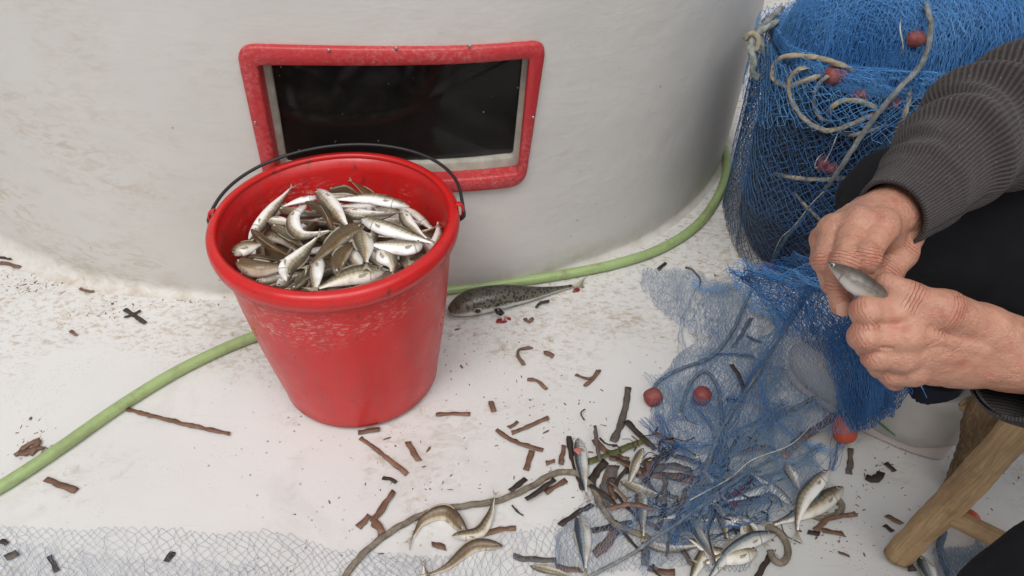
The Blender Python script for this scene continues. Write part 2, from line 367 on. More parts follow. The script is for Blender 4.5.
# net twine
def net_mat(name, a, b, rough=.45):
    t = NT(name); c = t.co(); n = t.noise(c, 5.5, 3); t.set(Base_Color=t.mix(t.ramp(n, (.35, 0), (.65, 1)), a, b), Roughness=rough, Specular_IOR_Level=.35); M[name] = t.m
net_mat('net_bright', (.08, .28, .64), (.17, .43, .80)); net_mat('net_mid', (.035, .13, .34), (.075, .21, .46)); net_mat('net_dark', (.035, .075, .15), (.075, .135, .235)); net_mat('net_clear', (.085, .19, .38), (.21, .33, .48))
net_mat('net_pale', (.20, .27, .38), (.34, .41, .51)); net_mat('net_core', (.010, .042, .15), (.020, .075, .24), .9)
simple('tub_plastic', (.006, .013, .035), .5, scale=12)
t = NT('float_cork'); c = t.co(); wv = t.ramp(t.noise(c, 60, 5, .7), (.5, 0), (.72, 1))
t.set(Base_Color=t.mix(t.math('MULTIPLY', wv, .45), t.mix(t.noise(c, 18), (.40, .055, .025), (.56, .10, .05)), (.35, .22, .18)), Roughness=.5); t.bump(t.noise(c, 120, 4), .5, .002); M['float'] = t.m
t = NT('float_old'); c = t.co(); wv = t.ramp(t.noise(c, 60, 5, .7), (.45, 0), (.7, 1))
t.set(Base_Color=t.mix(t.math('MULTIPLY', wv, .6), t.mix(t.noise(c, 18), (.16, .028, .026), (.27, .055, .048)), (.20, .13, .13)), Roughness=.6); t.bump(t.noise(c, 120, 4), .6, .002); M['float_old'] = t.m
# wood
t = NT('stool_wood'); c = t.co(); g = t.attr('s'); an = t.attr('a')
gr = t.noise(t.comb(t.math('MULTIPLY', g, 14), t.math('MULTIPLY', an, 26), 0), 1.0, 6, .75, 1.5)
col = t.ramp(gr, (.25, (.25, .145, .065)), (.5, (.44, .29, .15)), (.75, (.62, .44, .26)))
col = t.mix(t.math('MULTIPLY', t.ramp(t.noise(c, 13, 4), (.50, 0), (.62, 1)), .6), col, (.22, .13, .065))
kn = t.ramp(t.voro(c, 11), (.07, 1), (.16, 0)); col = t.mix(t.math('MULTIPLY', kn, .65), col, (.09, .055, .03))
t.set(Base_Color=col, Roughness=.72); b1 = t.bump(gr, .6, .004); t.bump(t.noise(c, 60, 5, .7), .5, .004, b1); M['wood'] = t.m
t = NT('bark_wood'); c = t.co(); g = t.attr('s'); an = t.attr('a')
gr = t.noise(t.comb(t.math('MULTIPLY', g, 22), t.math('MULTIPLY', an, 20), 0), 1.0, 8, .8, 2.0)
t.set(Base_Color=t.ramp(gr, (.32, (.15, .085, .038)), (.5, (.36, .23, .115)), (.66, (.58, .42, .25))), Roughness=.85); b1 = t.bump(gr, 1.0, .012); t.bump(t.noise(c, 90, 6, .8), .8, .006, b1); M['bark'] = t.m
# skin
t = NT('skin'); c = t.co()
col = t.mix(t.noise(c, 22, 4, .6), (.38, .175, .115), (.54, .29, .205))
col = t.mix(t.math('MULTIPLY', t.ramp(t.noise(c, 60, 3), (.52, 0), (.7, 1)), .5), col, (.40, .12, .08))
col = t.mix(t.math('MULTIPLY', t.ramp(t.noise(c, 190, 4, .7), (.55, 0), (.75, 1)), .28), col, (.26, .12, .07))
lin = t.ramp(t.math('ABSOLUTE', t.math('SINE', t.math('ADD', t.math('MULTIPLY', t.attr('jal'), 1150), t.math('MULTIPLY', t.noise(c, 110, 3), 4.0)))), (.0, 1), (.34, 0))
lin = t.math('MULTIPLY', lin, t.math('MULTIPLY', t.attr('jw'), t.ramp(t.noise(c, 150), (.35, .2), (.6, 1)))); crz = t.math('MAXIMUM', t.attr('crease'), lin)
col = t.mix(t.math('MULTIPLY', t.attr('jw'), .35), col, (.42, .13, .085)); cr = t.math('MULTIPLY', crz, .65); col = t.mix(cr, col, (.24, .085, .05))
t.set(Base_Color=col, Roughness=t.ramp(t.noise(c, 90), (.3, .36), (.7, .55)), Subsurface_Weight=.16, Subsurface_Radius=(.9, .35, .2), Subsurface_Scale=.006, Specular_IOR_Level=.45)
wr = t.math('ADD', t.math('MULTIPLY', t.voro(t.mapv(c, (1, 1, 1)), 420), .5), t.noise(t.mapv(c, (160, 520, 520)), 1.0, 4, .6, 1.2))
b1 = t.bump(t.math('MULTIPLY', wr, t.ramp(t.noise(c, 35, 3), (.38, .25), (.65, 1))), .62, .0020); t.bump(t.math('SUBTRACT', 1.0, crz), .8, .0024, b1); M['skin'] = t.m
simple('nail', (.50, .28, .21), .28, bump=.1)
# knitted wool: s along the sleeve (metres), a round it (0..1)
def knit(name, a, b, cuff=True):
    t = NT(name); s_, an, c = t.attr('s'), t.attr('a'), t.co()
    rib = t.wave(t.comb(t.math('MULTIPLY', an, 1.0), 0.0), 24, 0, 0)          # ribs running along the arm
    row = t.wave(t.comb(s_, an), 95, 3.0, 2)
    hgt = t.math('ADD', t.math('MULTIPLY', rib, .7), t.math('MULTIPLY', row, .07)); fz = t.noise(c, 650, 3)
    col = t.mix(t.math('ADD', t.math('MULTIPLY', rib, .48), t.math('MULTIPLY', fz, .36)), a, b)
    fleck = t.ramp(t.noise(c, 480, 2), (.66, 0), (.74, 1)); col = t.mix(t.math('MULTIPLY', fleck, .45), col, tuple(min(1, x * 3) for x in b))
    t.set(Base_Color=col, Roughness=.95, Sheen_Weight=.12, Sheen_Roughness=.5, Specular_IOR_Level=.15); b1 = t.bump(hgt, .7, .003); t.bump(fz, .4, .0015, b1); M[name] = t.m
knit('sweater_wool', (.020, .0165, .0165), (.104, .089, .088))
t = NT('trouser_cloth'); c = t.co(); t.set(Base_Color=t.mix(t.noise(c, 40), (.006, .006, .008), (.013, .013, .016)), Roughness=.9, Specular_IOR_Level=.2); b1 = t.bump(t.noise(t.mapv(c, (1, 1, .5)), 14, 3), .5, .012); t.bump(t.noise(c, 500), .3, .001, b1); M['trousers'] = t.m
simple('shoe_upper', (.47, .44, .41), .6, var=.14, scale=25, bump=.4); simple('shoe_sole', (.60, .52, .49), .55, var=.14, scale=30, bump=.3); simple('shoe_green', (.03, .18, .06), .5, bump=0); simple('sock', (.01, .014, .03), .9)
simple('hair', (.20, .19, .18), .8, scale=90); simple('wire_black', (.016, .017, .020), .45, scale=60); simple('steel', (.38, .37, .35), .35, metal=.9)
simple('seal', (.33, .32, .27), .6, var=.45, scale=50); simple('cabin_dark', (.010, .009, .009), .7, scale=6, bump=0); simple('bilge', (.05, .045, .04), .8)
simple('blood', (.20, .012, .012), .3); simple('guts_pink', (.50, .16, .12), .35)
# thin window glass with dust
t = NT('window_glass'); c = t.co(); n = t.n
tr = n.new('ShaderNodeBsdfTransparent'); tr.inputs[0].default_value = (.42, .43, .43, 1)
gl = n.new('ShaderNodeBsdfGlossy'); gl.inputs['Roughness'].default_value = .11
fr = n.new('ShaderNodeFresnel'); fr.inputs[0].default_value = 1.33
mx = n.new('ShaderNodeMixShader'); t.link(fr.outputs[0], mx.inputs[0]); t.link(tr.outputs[0], mx.inputs[1]); t.link(gl.outputs[0], mx.inputs[2])
df = n.new('ShaderNodeBsdfDiffuse'); df.inputs[0].default_value = (.5, .48, .44, 1)
z = t.sep(c, 2)
du = t.math('ADD', t.math('MULTIPLY', t.ramp(t.noise(c, 6, 5, .7), (.3, .35), (.75, 1)), .032), t.math('MULTIPLY', t.ramp(t.voro(c, 75), (.06, 1), (.12, 0)), t.math('MULTIPLY', t.ramp(t.noise(c, 17), (.5, 0), (.58, 1)), .6)))
du = t.math('ADD', du, t.math('MULTIPLY', t.ramp(z, (.018, 1), (.06, 0)), t.math('MULTIPLY', t.noise(c, 90, 5, .8), .35)))
m2 = n.new('ShaderNodeMixShader'); t.link(du, m2.inputs[0]); t.link(mx.outputs[0], m2.inputs[1]); t.link(df.outputs[0], m2.inputs[2]); t.link(m2.outputs[0], t.out.inputs['Surface']); M['glass'] = t.m
t = NT('sea_water'); c = t.co(); t.set(Base_Color=(.015, .05, .07), Roughness=.12); t.bump(t.noise(c, 1.5, 6), .6, .2); M['sea'] = t.m
# ------------------------------------------------------------------ the setting: sea, deck
V = np.array([[-400, -400, -.75], [400, -400, -.75], [400, 400, -.75], [-400, 400, -.75]]); tag(link('sea', mesh_np('sea', V, np.array([[0, 1, 2, 3]])), M['sea']), 'dark sea water around the boat', 'sea', kind='structure')
n = 120; gx, gy = np.meshgrid(np.linspace(-3, 3, n), np.linspace(-1.6, 4.4, n), indexing='ij')
V = np.stack([gx.ravel(), gy.ravel(), np.zeros(n * n)], 1)
Vd = np.array([[-3, -1.6, -.9], [3, -1.6, -.9], [3, 4.4, -.9], [-3, 4.4, -.9], [-3, -1.6, 0], [3, -1.6, 0], [3, 4.4, 0], [-3, 4.4, 0]])
Vj, Fj = join([(V, [grid_faces(n, n)[:, ::-1]]), (Vd, [np.array([[0, 1, 5, 4], [1, 2, 6, 5], [2, 3, 7, 6], [3, 0, 4, 7]])])])
tag(link('deck', mesh_np('deck', Vj, Fj), M['deck'], smooth=False), 'white painted boat deck with brown water stains', 'deck', kind='structure')

# ------------------------------------------------------------------ cabin side
BASE = spline([(-3.0, 3.4), (-2.3, 2.25), (-1.55, 1.56), (-1.05, 1.285), (-.86, 1.19), (-.72, 1.148), (-.5, 1.124), (-.2, 1.128), (-.02, 1.152), (.10, 1.202), (.27, 1.300), (.41, 1.45), (.50, 1.62), (.56, 1.85), (.59, 2.4), (.59, 3.4)], 620)
tb = nrm(np.gradient(BASE, axis=0)); NB = np.stack([tb[:, 1], -tb[:, 0]], 1)      # outward
CAB_H = .86
def out_off(z, x):
    rc = .012 + .03 * np.clip((-.55 - x) / .5, 0, 1); q = np.clip(rc - z, 0, rc)
    return .05 * z + rc - np.sqrt(np.maximum(rc * rc - q * q, 0))
def wall_y(x, z):
    o = out_off(z, x); q = BASE + NB * o; k = (q[:, 1] < 1.75); return float(np.interp(x, q[k, 0], q[k, 1]))
def on_wall(px, py):
    "point of the cabin side seen at a pixel"
    o = np.array([0, 0, CAM_H]); r = P(px, py, 1.0) - o; lo, hi = .5, 2.5
    for _ in range(50):
        m = (lo + hi) / 2; q = o + r * m
        if q[1] < wall_y(q[0], q[2]): lo = m
        else: hi = m
    return o + r * lo
zs = np.concatenate([np.linspace(0, .045, 9), np.linspace(.055, CAB_H - .05, 78)])
rows = []
for z in zs: rows.append(np.column_stack([BASE + NB * np.array([out_off(z, x) for x in BASE[:, 0]])[:, None], np.full(len(BASE), z)]))
for a in np.linspace(0, 1, 7)[1:]:                                                  # rounded roof edge
    o = .05 * (CAB_H - .05) - .06 * (1 - math.cos(a * math.pi / 2)); rows.append(np.column_stack([BASE + NB * o, np.full(len(BASE), CAB_H - .05 + .05 * math.sin(a * math.pi / 2))]))
W = np.array(rows); NZ, NS = W.shape[:2]
oc = [on_wall(*p) for p in ((236, 43), (547, 38), (525, 183), (268, 190))]         # outer corners of the window
ic = [on_wall(*p) for p in ((259, 63), (529, 56), (518, 170), (280, 178))]         # clear opening
def rounded(cs, rad, n=7):
    c = np.array([(p[0], p[2]) for p in cs]); out = []
    for k in range(4):
        a, b, d = c[k - 1], c[k], c[(k + 1) % 4]; u, v = (a - b) / np.linalg.norm(a - b), (d - b) / np.linalg.norm(d - b); p0, p1 = b + u * rad, b + v * rad
        out += [(1 - t) ** 2 * p0 + 2 * t * (1 - t) * b + t * t * p1 for t in np.linspace(0, 1, n)]
    out = np.array(out); res = []
    for k in range(len(out)):                                                       # extra points on the long sides
        a, b = out[k], out[(k + 1) % len(out)]; m = max(1, int(np.linalg.norm(b - a) / .02)); res += [a + (b - a) * t for t in np.linspace(0, 1, m, endpoint=False)]
    return np.array(res)
outer = rounded(oc, .028); inner_raw = rounded(ic, .006)
def resample(l, n):
    c = l.mean(0); a = np.arctan2((l[:, 1] - c[1]) / .13, (l[:, 0] - c[0]) / .22); o = np.argsort(a); a, l = a[o], l[o]
    a = np.concatenate([a - 2 * np.pi, a, a + 2 * np.pi]); l = np.vstack([l, l, l]); q = np.linspace(-np.pi, np.pi, n, endpoint=False); return np.stack([np.interp(q, a, l[:, k]) for k in (0, 1)], 1)
NR = 220; outer, inner = resample(outer, NR), resample(inner_raw, NR)
hole = outer * .45 + inner * .55
fc = grid_faces(NZ, NS); cen = W.reshape(-1, 3)[fc].mean(1)
def inside(poly, q):
    x, y = q[:, 0], q[:, 1]; r = np.zeros(len(q), bool); j = len(poly) - 1
    for i in range(len(poly)):
        a, b = poly[i], poly[j]; c_ = ((a[1] > y) != (b[1] > y)) & (x < (b[0] - a[0]) * (y - a[1]) / (b[1] - a[1] + 1e-12) + a[0]); r ^= c_; j = i
    return r
hid = inside(hole, cen[:, [0, 2]]) & (cen[:, 1] < 1.5)
cabin = empty('boat_cabin', (-.2, 2.2, 0)); tag(cabin, 'white painted boat cabin with rounded corner and a low red window', 'cabin')
o = link('cabin_wall', mesh_np('cabin_wall', W.reshape(-1, 3), fc[~hid]), M['cabin']); under(o, cabin)
roof = np.vstack([W[-1], W[-1][::-1] * [1, 0, 1] + [0, 3.4, 0]]); o = link('roof', mesh_np('roof', np.vstack([W[-1] - [0, 0, .0], [[0, 3.4, CAB_H]]]), np.array([[k, k + 1, NS] for k in range(NS - 1)])), M['cabin'], smooth=False); under(o, cabin)
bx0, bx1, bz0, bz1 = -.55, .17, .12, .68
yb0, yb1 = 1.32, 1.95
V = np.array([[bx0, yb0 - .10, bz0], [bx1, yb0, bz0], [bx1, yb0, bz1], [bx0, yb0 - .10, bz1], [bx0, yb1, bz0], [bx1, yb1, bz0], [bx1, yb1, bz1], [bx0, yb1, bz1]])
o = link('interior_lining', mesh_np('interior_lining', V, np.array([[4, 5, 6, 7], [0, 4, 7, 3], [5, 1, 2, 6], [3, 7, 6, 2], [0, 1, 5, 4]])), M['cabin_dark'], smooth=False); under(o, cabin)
V = []                                                                              # lining from the opening back into the dark cabin
def ring(l, off): return np.array([(x, wall_y(x, z) - off, z) for x, z in l])
win = empty('cabin_window', ring(outer, 0).mean(0) * [1, 1, 0] + [0, 0, outer[:, 1].min()]); tag(win, 'low window in the cabin side with worn red painted frame and dark glass', 'window')
lay = [(0.0, -.004), (0.0, .006), (.03, .0085), (.10, .0105), (.5, .0115), (.88, .0110), (.97, .0085), (1.0, .005), (1.0, -.016)]
rows = [ring(outer * (1 - f) + inner * f, o_) for f, o_ in lay]
o = link('window_frame', mesh_np('window_frame', np.array(rows).reshape(-1, 3), grid_faces(len(lay), NR, True)), M['window_red']); under(o, win)
cin = inner.mean(0); gl_in = cin + (inner - cin) * [.955, .93]; gl_in[:, 1] += .010 * np.clip(-(inner[:, 1] - cin[1]) / .1, 0, 1)
rows = [ring(inner, -.0162), ring(inner * .3 + gl_in * .7, -.019), ring(gl_in, -.021), ring(gl_in, -.032)]
o = link('rubber_seal', mesh_np('rubber_seal', np.array(rows).reshape(-1, 3), grid_faces(4, NR, True)), M['seal']); under(o, win)
pane = cin + (inner - cin) * [.985, .975]; rp = ring(pane, -.0275); rp2 = rp.copy(); ctr = rp.mean(0)
o = link('pane', mesh_np('pane', np.vstack([rp, [ctr]]), np.array([[k, (k + 1) % NR, NR] for k in range(NR)])), M['glass'], smooth=False); under(o, win)
for px, py in ((397, 45), (257, 119), (533, 114), (330, 47), (470, 43)):
    q = on_wall(px, py); V, f = ball((q[0], wall_y(q[0], q[2]) - .0116, q[2]), (.0028, .0012, .0028), 10, 6); under(link('screw', mesh_np('screw', V, f), M['steel']), win)

# ------------------------------------------------------------------ green hose
def swept(name, pts, r, mat, n=14, step=.006, z0=None, strands=0, twist=90, amp=.16, parent=None, wob=0):
    p = spline(pts, max(8, int(arclen(pts) / step)))
    if wob: p = p + vnoise3(p, 22, 5) * [wob, wob, 0]
    L = np.concatenate([[0], np.cumsum(np.linalg.norm(np.diff(p, axis=0), axis=1))])
    sh = (lambda th, k: 1 + amp * np.abs(np.cos(.5 * strands * (th - L[k] * twist))) - amp) if strands else None
    V, f = loft(p, r, n=n, shape=sh)
    m = mesh_np(name, V, f, {'s': np.repeat(L, n), 'a': np.tile(np.arange(n) / n, len(p))}); o = link(name, m, mat)
    if parent is not None: under(o, parent)
    else: settle(o, p[len(p) // 2] * [1, 1, 0])
    return o
hr = .0098
hp = [D(-60, 518, hr), D(0, 487, hr), D(60, 448, hr), D(122, 405, hr), D(180, 370, hr), D(240, 342, hr), D(300, 322, hr), D(380, 302, hr), D(443, 291, hr), D(500, 284, hr), D(560, 275, hr), D(615, 264, hr), D(660, 249, hr), D(697, 225, hr), D(719, 194, hr), D(727, 165, hr), D(722, 140, hr), D(714, 120, hr), D(704, 95, hr)]
tag(swept('garden_hose', hp, hr, M['hose']), 'pale green rubber hose curving across the deck behind the bucket', 'hose')

# ------------------------------------------------------------------ red bucket
BX, BY = -.257, .928
bucket = empty('bucket', (BX, BY, 0)); tag(bucket, 'red plastic bucket full of small fish beside the cabin window', 'bucket')
RB, RT, BH = .128, .1675, .331
prof = [(.0, .004), (.10, .004), (.112, .0), (.116, .003), (RB + .001, .012)] + [(RB + (RT - RB) * t + .004 * math.sin(t * math.pi), .012 + (BH - .04) * t) for t in np.linspace(0.02, 1, 22)]
rin = RT - .0035
prof += [(RT + .001, BH - .022)]
prof_in = [(rin + .003, BH - .004), (rin, BH - .03)] + [(rin - (RT - RB) * t, BH - .03 - (BH - .05) * t) for t in np.linspace(.05, 1, 14)] + [(.0, .014)]
V, f = lathe(prof + [(RT + .002, BH - .004)] + prof_in, 96); link('bucket_body', mesh_np('bucket_body', V, f), M['bucket'], bucket)
rim = [(RT + .0015, BH - .026), (RT + .006, BH - .0275), (RT + .0115, BH - .024), (RT + .0135, BH - .014), (RT + .0125, BH - .004), (RT + .008, BH + .001), (RT + .002, BH + .0022), (RT - .003, BH + .0005), (rin + .0026, BH - .006)]
V, f = lathe(rim, 96); link('rim', mesh_np('rim', V, f), M['bucket'], bucket)
RR = RT + .0135
for ang in (R(176), R(10)):                                                          # lugs that hold the wire handle
    ca, sa = math.cos(ang), math.sin(ang); c_ = np.array([RR * ca, RR * sa, BH - .012])
    pts = [c_ + np.array([ca * .002, sa * .002, -.014]), c_ + np.array([ca * .005, sa * .005, -.010]), c_ + np.array([ca * .006, sa * .006, .002]), c_ + np.array([ca * .003, sa * .003, .010]), c_ + np.array([-ca * .004, -sa * .004, .0125])]
    p = spline(pts, 20); V, f = loft(p, .0055, .0024, n=10, up=(ca, sa, 0)); link('handle_lug', mesh_np('handle_lug', V, f), M['bucket'], bucket)
a0, a1 = R(176), R(10); e0 = np.array([(RR + .0035) * math.cos(a0), (RR + .0035) * math.sin(a0), BH - .006]); e1 = np.array([(RR + .0035) * math.cos(a1), (RR + .0035) * math.sin(a1), BH - .006])
mid = (e0 + e1) / 2; apex = np.array([.004, 1.094 - BY, BH + .020]) - mid; half = (e1 - e0) / 2
pts = [mid - half * math.cos(q) + apex * math.sin(q) ** .92 for q in np.linspace(0, math.pi, 25)]
pts = [e0 + [.004, -.004, -.022], e0 + [-.004, -.005, -.014], e0 + [-.003, 0, -.004]] + pts[1:-1] + [e1 + [.003, 0, -.004], e1 + [.004, -.005, -.014], e1 + [-.004, -.004, -.022]]
p = spline(pts, 140); V, f = loft(p, .0026, n=8); link('wire_handle', mesh_np('wire_handle', V, f), M['wire_black'], bucket)
# ------------------------------------------------------------------ fish
FL = np.array([0, .03, .08, .15, .22, .32, .45, .58, .70, .80, .88, .94, 1.0])
FH = np.array([.10, .34, .60, .80, .92, 1.0, .98, .86, .66, .46, .31, .24, .22])       # body height along the length
FW = np.array([.10, .36, .64, .86, .95, 1.0, .96, .80, .58, .38, .22, .13, .08])
def fish(pts, depth, roll=8, mat='fish_silver', name='fish', thick=.62, flip=1, tail=1.0, dorsal=True, m=26, n=14, FHp=None, FWp=None, eye=True, tail_roll=None, gape=0):
    """pts: snout .. tail root, scene coordinates; depth: body height in metres; roll: 0 lies flat on its side, 90 back upwards.
    The body is the thing; eye, tail fin and back fin are its parts."""
    p = spline(pts, m); t, s, u = frames(p); l = np.linspace(0, 1, m)
    hh = np.interp(l, FL, FHp if FHp is not None else FH) * depth / 2; ww = np.interp(l, FL, FWp if FWp is not None else FW) * depth / 2 * thick
    ro = R(roll) if np.isscalar(roll) else np.radians(np.interp(l, np.linspace(0, 1, len(roll)), roll)); ro = np.broadcast_to(ro, m)
    dz = s * flip * np.cos(ro)[:, None] + u * np.sin(ro)[:, None]                       # towards the back
    lt = np.cross(t, dz)                                                              # sideways
    th = np.linspace(0, 2 * np.pi, n, endpoint=False)
    sq = 1 + .05 * np.cos(4 * th)
    V = p[:, None] + dz[:, None] * (np.sin(th) * sq)[None, :, None] * hh[:, None, None] + lt[:, None] * (np.cos(th) * sq)[None, :, None] * ww[:, None, None]
    V = V.reshape(-1, 3); F = [grid_faces(m, n, True), np.arange(n)[None, ::-1], (np.arange(n) + (m - 1) * n)[None]]
    at = {'h': np.tile(np.sin(th), m), 'l': np.repeat(l, n)}
    org = p[m // 2].copy(); o = link(name, mesh_np(name, V, F, at), M[mat]); settle(o, org)
    e = p[-1]; tt = nrm(p[-1] - p[-3]); dv, lv = dz[-1], lt[-1]; T = depth * .62 * tail; fan = []
    for k, (a, b) in enumerate([(-.12, -.02), (.45, -.30), (1.25, -.78), (.95, -.42), (.72, 0), (.95, .42), (1.25, .78), (.45, .30), (-.12, .02)]):
        fan.append(e + tt * a * T + dv * b * T * .62 + lv * .0006 * math.sin(k * 2.1))
    fan = np.array(fan); nf = len(fan); th_ = lv * .0005
    V = np.vstack([fan + th_, fan - th_]); F = [np.arange(nf)[None], np.arange(nf)[None, ::-1] + nf, np.array([[k, k + nf, (k + 1) % nf + nf, (k + 1) % nf] for k in range(nf)])]
    if tail: under(link('tail_fin', mesh_np('tail_fin', V, F), M['fin'], smooth=False), o)
    if dorsal:
        k0, k1 = int(m * .34), int(m * .66); idx = np.arange(k0, k1); hgt = depth * .09 * np.sin(np.linspace(.35, 1, len(idx)) * np.pi) ** .6
        a = p[idx] + dz[idx] * (hh[idx] * .9)[:, None]; b = p[idx] + dz[idx] * (hh[idx] + hgt)[:, None] + t[idx] * (depth * .14)
        w = lt[idx] * .0005; V = np.vstack([a + w, b + w * .5, b - w * .5, a - w]); L = len(idx); F = []
        for r0, r1 in ((0, 1), (1, 2), (2, 3)): F.append(np.stack([r0 * L + np.arange(L - 1), r0 * L + np.arange(1, L), r1 * L + np.arange(1, L), r1 * L + np.arange(L - 1)], 1))
        under(link('dorsal_fin', mesh_np('dorsal_fin', V, F), M['fin'], smooth=False), o)
        kp = int(m * .25); a = p[kp] + lt[kp] * ww[kp] * (1 if lt[kp][2] > 0 else -1) * .96 - dz[kp] * hh[kp] * .25; sg = lt[kp] * (.0012 if lt[kp][2] > 0 else -.0012)
        q = np.array([a, a + t[kp] * depth * .42 - dz[kp] * depth * .05 + sg, a + t[kp] * depth * .46 - dz[kp] * depth * .20 + sg, a + t[kp] * depth * .2 - dz[kp] * depth * .17 + sg])
        nn = nrm(np.cross(q[1] - q[0], q[2] - q[0])) * .0003
        under(link('pectoral_fin', mesh_np('pectoral_fin', np.vstack([q + nn, q - nn]), [np.array([[0, 1, 2, 3], [7, 6, 5, 4], [0, 4, 5, 1], [1, 5, 6, 2], [2, 6, 7, 3], [3, 7, 4, 0]])]), M['fin'], smooth=False), o)
    if eye:
        for sg in (-1, 1):
            if lt[2][2] * sg < -.2: continue                                          # the eye pressed against the ground is left out
            ke = int(m * .095); ec = p[ke] + lt[ke] * ww[ke] * .80 * sg + dz[ke] * hh[ke] * .34; r = depth * .105
            V, F = ball(ec, r, 10, 7); ro_ = under(link('eye', mesh_np('eye', V, F), M['eye_ring']), o)
            V, F = ball(ec + lt[ke] * sg * r * .55, r * .68, 8, 6); under(link('pupil', mesh_np('pupil', V, F), M['fish_eye']), ro_) if False else None
            pu = link('pupil', mesh_np('pupil', V - np.array(o.location), F), M['fish_eye']); pu.parent = ro_
    return o

# fish heaped in the bucket: snout, middle points, tail root as picture positions on the level the fish lie at
G = 'small fish heaped in the red bucket'
ZB = .287
def bz(q):      # the heap is a little higher in the middle
    return -.30 * ((q[0] - BX) ** 2 + (q[1] - BY) ** 2)
def bucket_fish(px, w, roll, mat, layer, label, flip=1, **kw):
    pts = []
    for k, (x, y) in enumerate(px):
        z = ZB + layer * .0085; q = D(x, y, z); q[2] = z + bz(q); q = D(x, y, q[2])
        rr_ = math.hypot(q[0] - BX, q[1] - BY); lim = .156 - w * .0007
        if rr_ > lim: q[:2] = np.array([BX, BY]) + (q[:2] - [BX, BY]) * lim / rr_
        pts.append(q)
    if len(pts) == 2:
        pts = [pts[0], (pts[0] + pts[1]) / 2 + np.array([0, 0, .003]), pts[1]]
    pts[0] = pts[0] + (pts[0] - pts[1]) * .10; pts[-1] = pts[-1] + (pts[-1] - pts[-2]) * .14
    o = fish(pts, w * 1.20 * 1.13 / F_PX, roll, mat, flip=flip, **kw); tag(o, label, 'fish', G); return o
S, B, O = 'fish_silver', 'fish_brown', 'fish_olive'
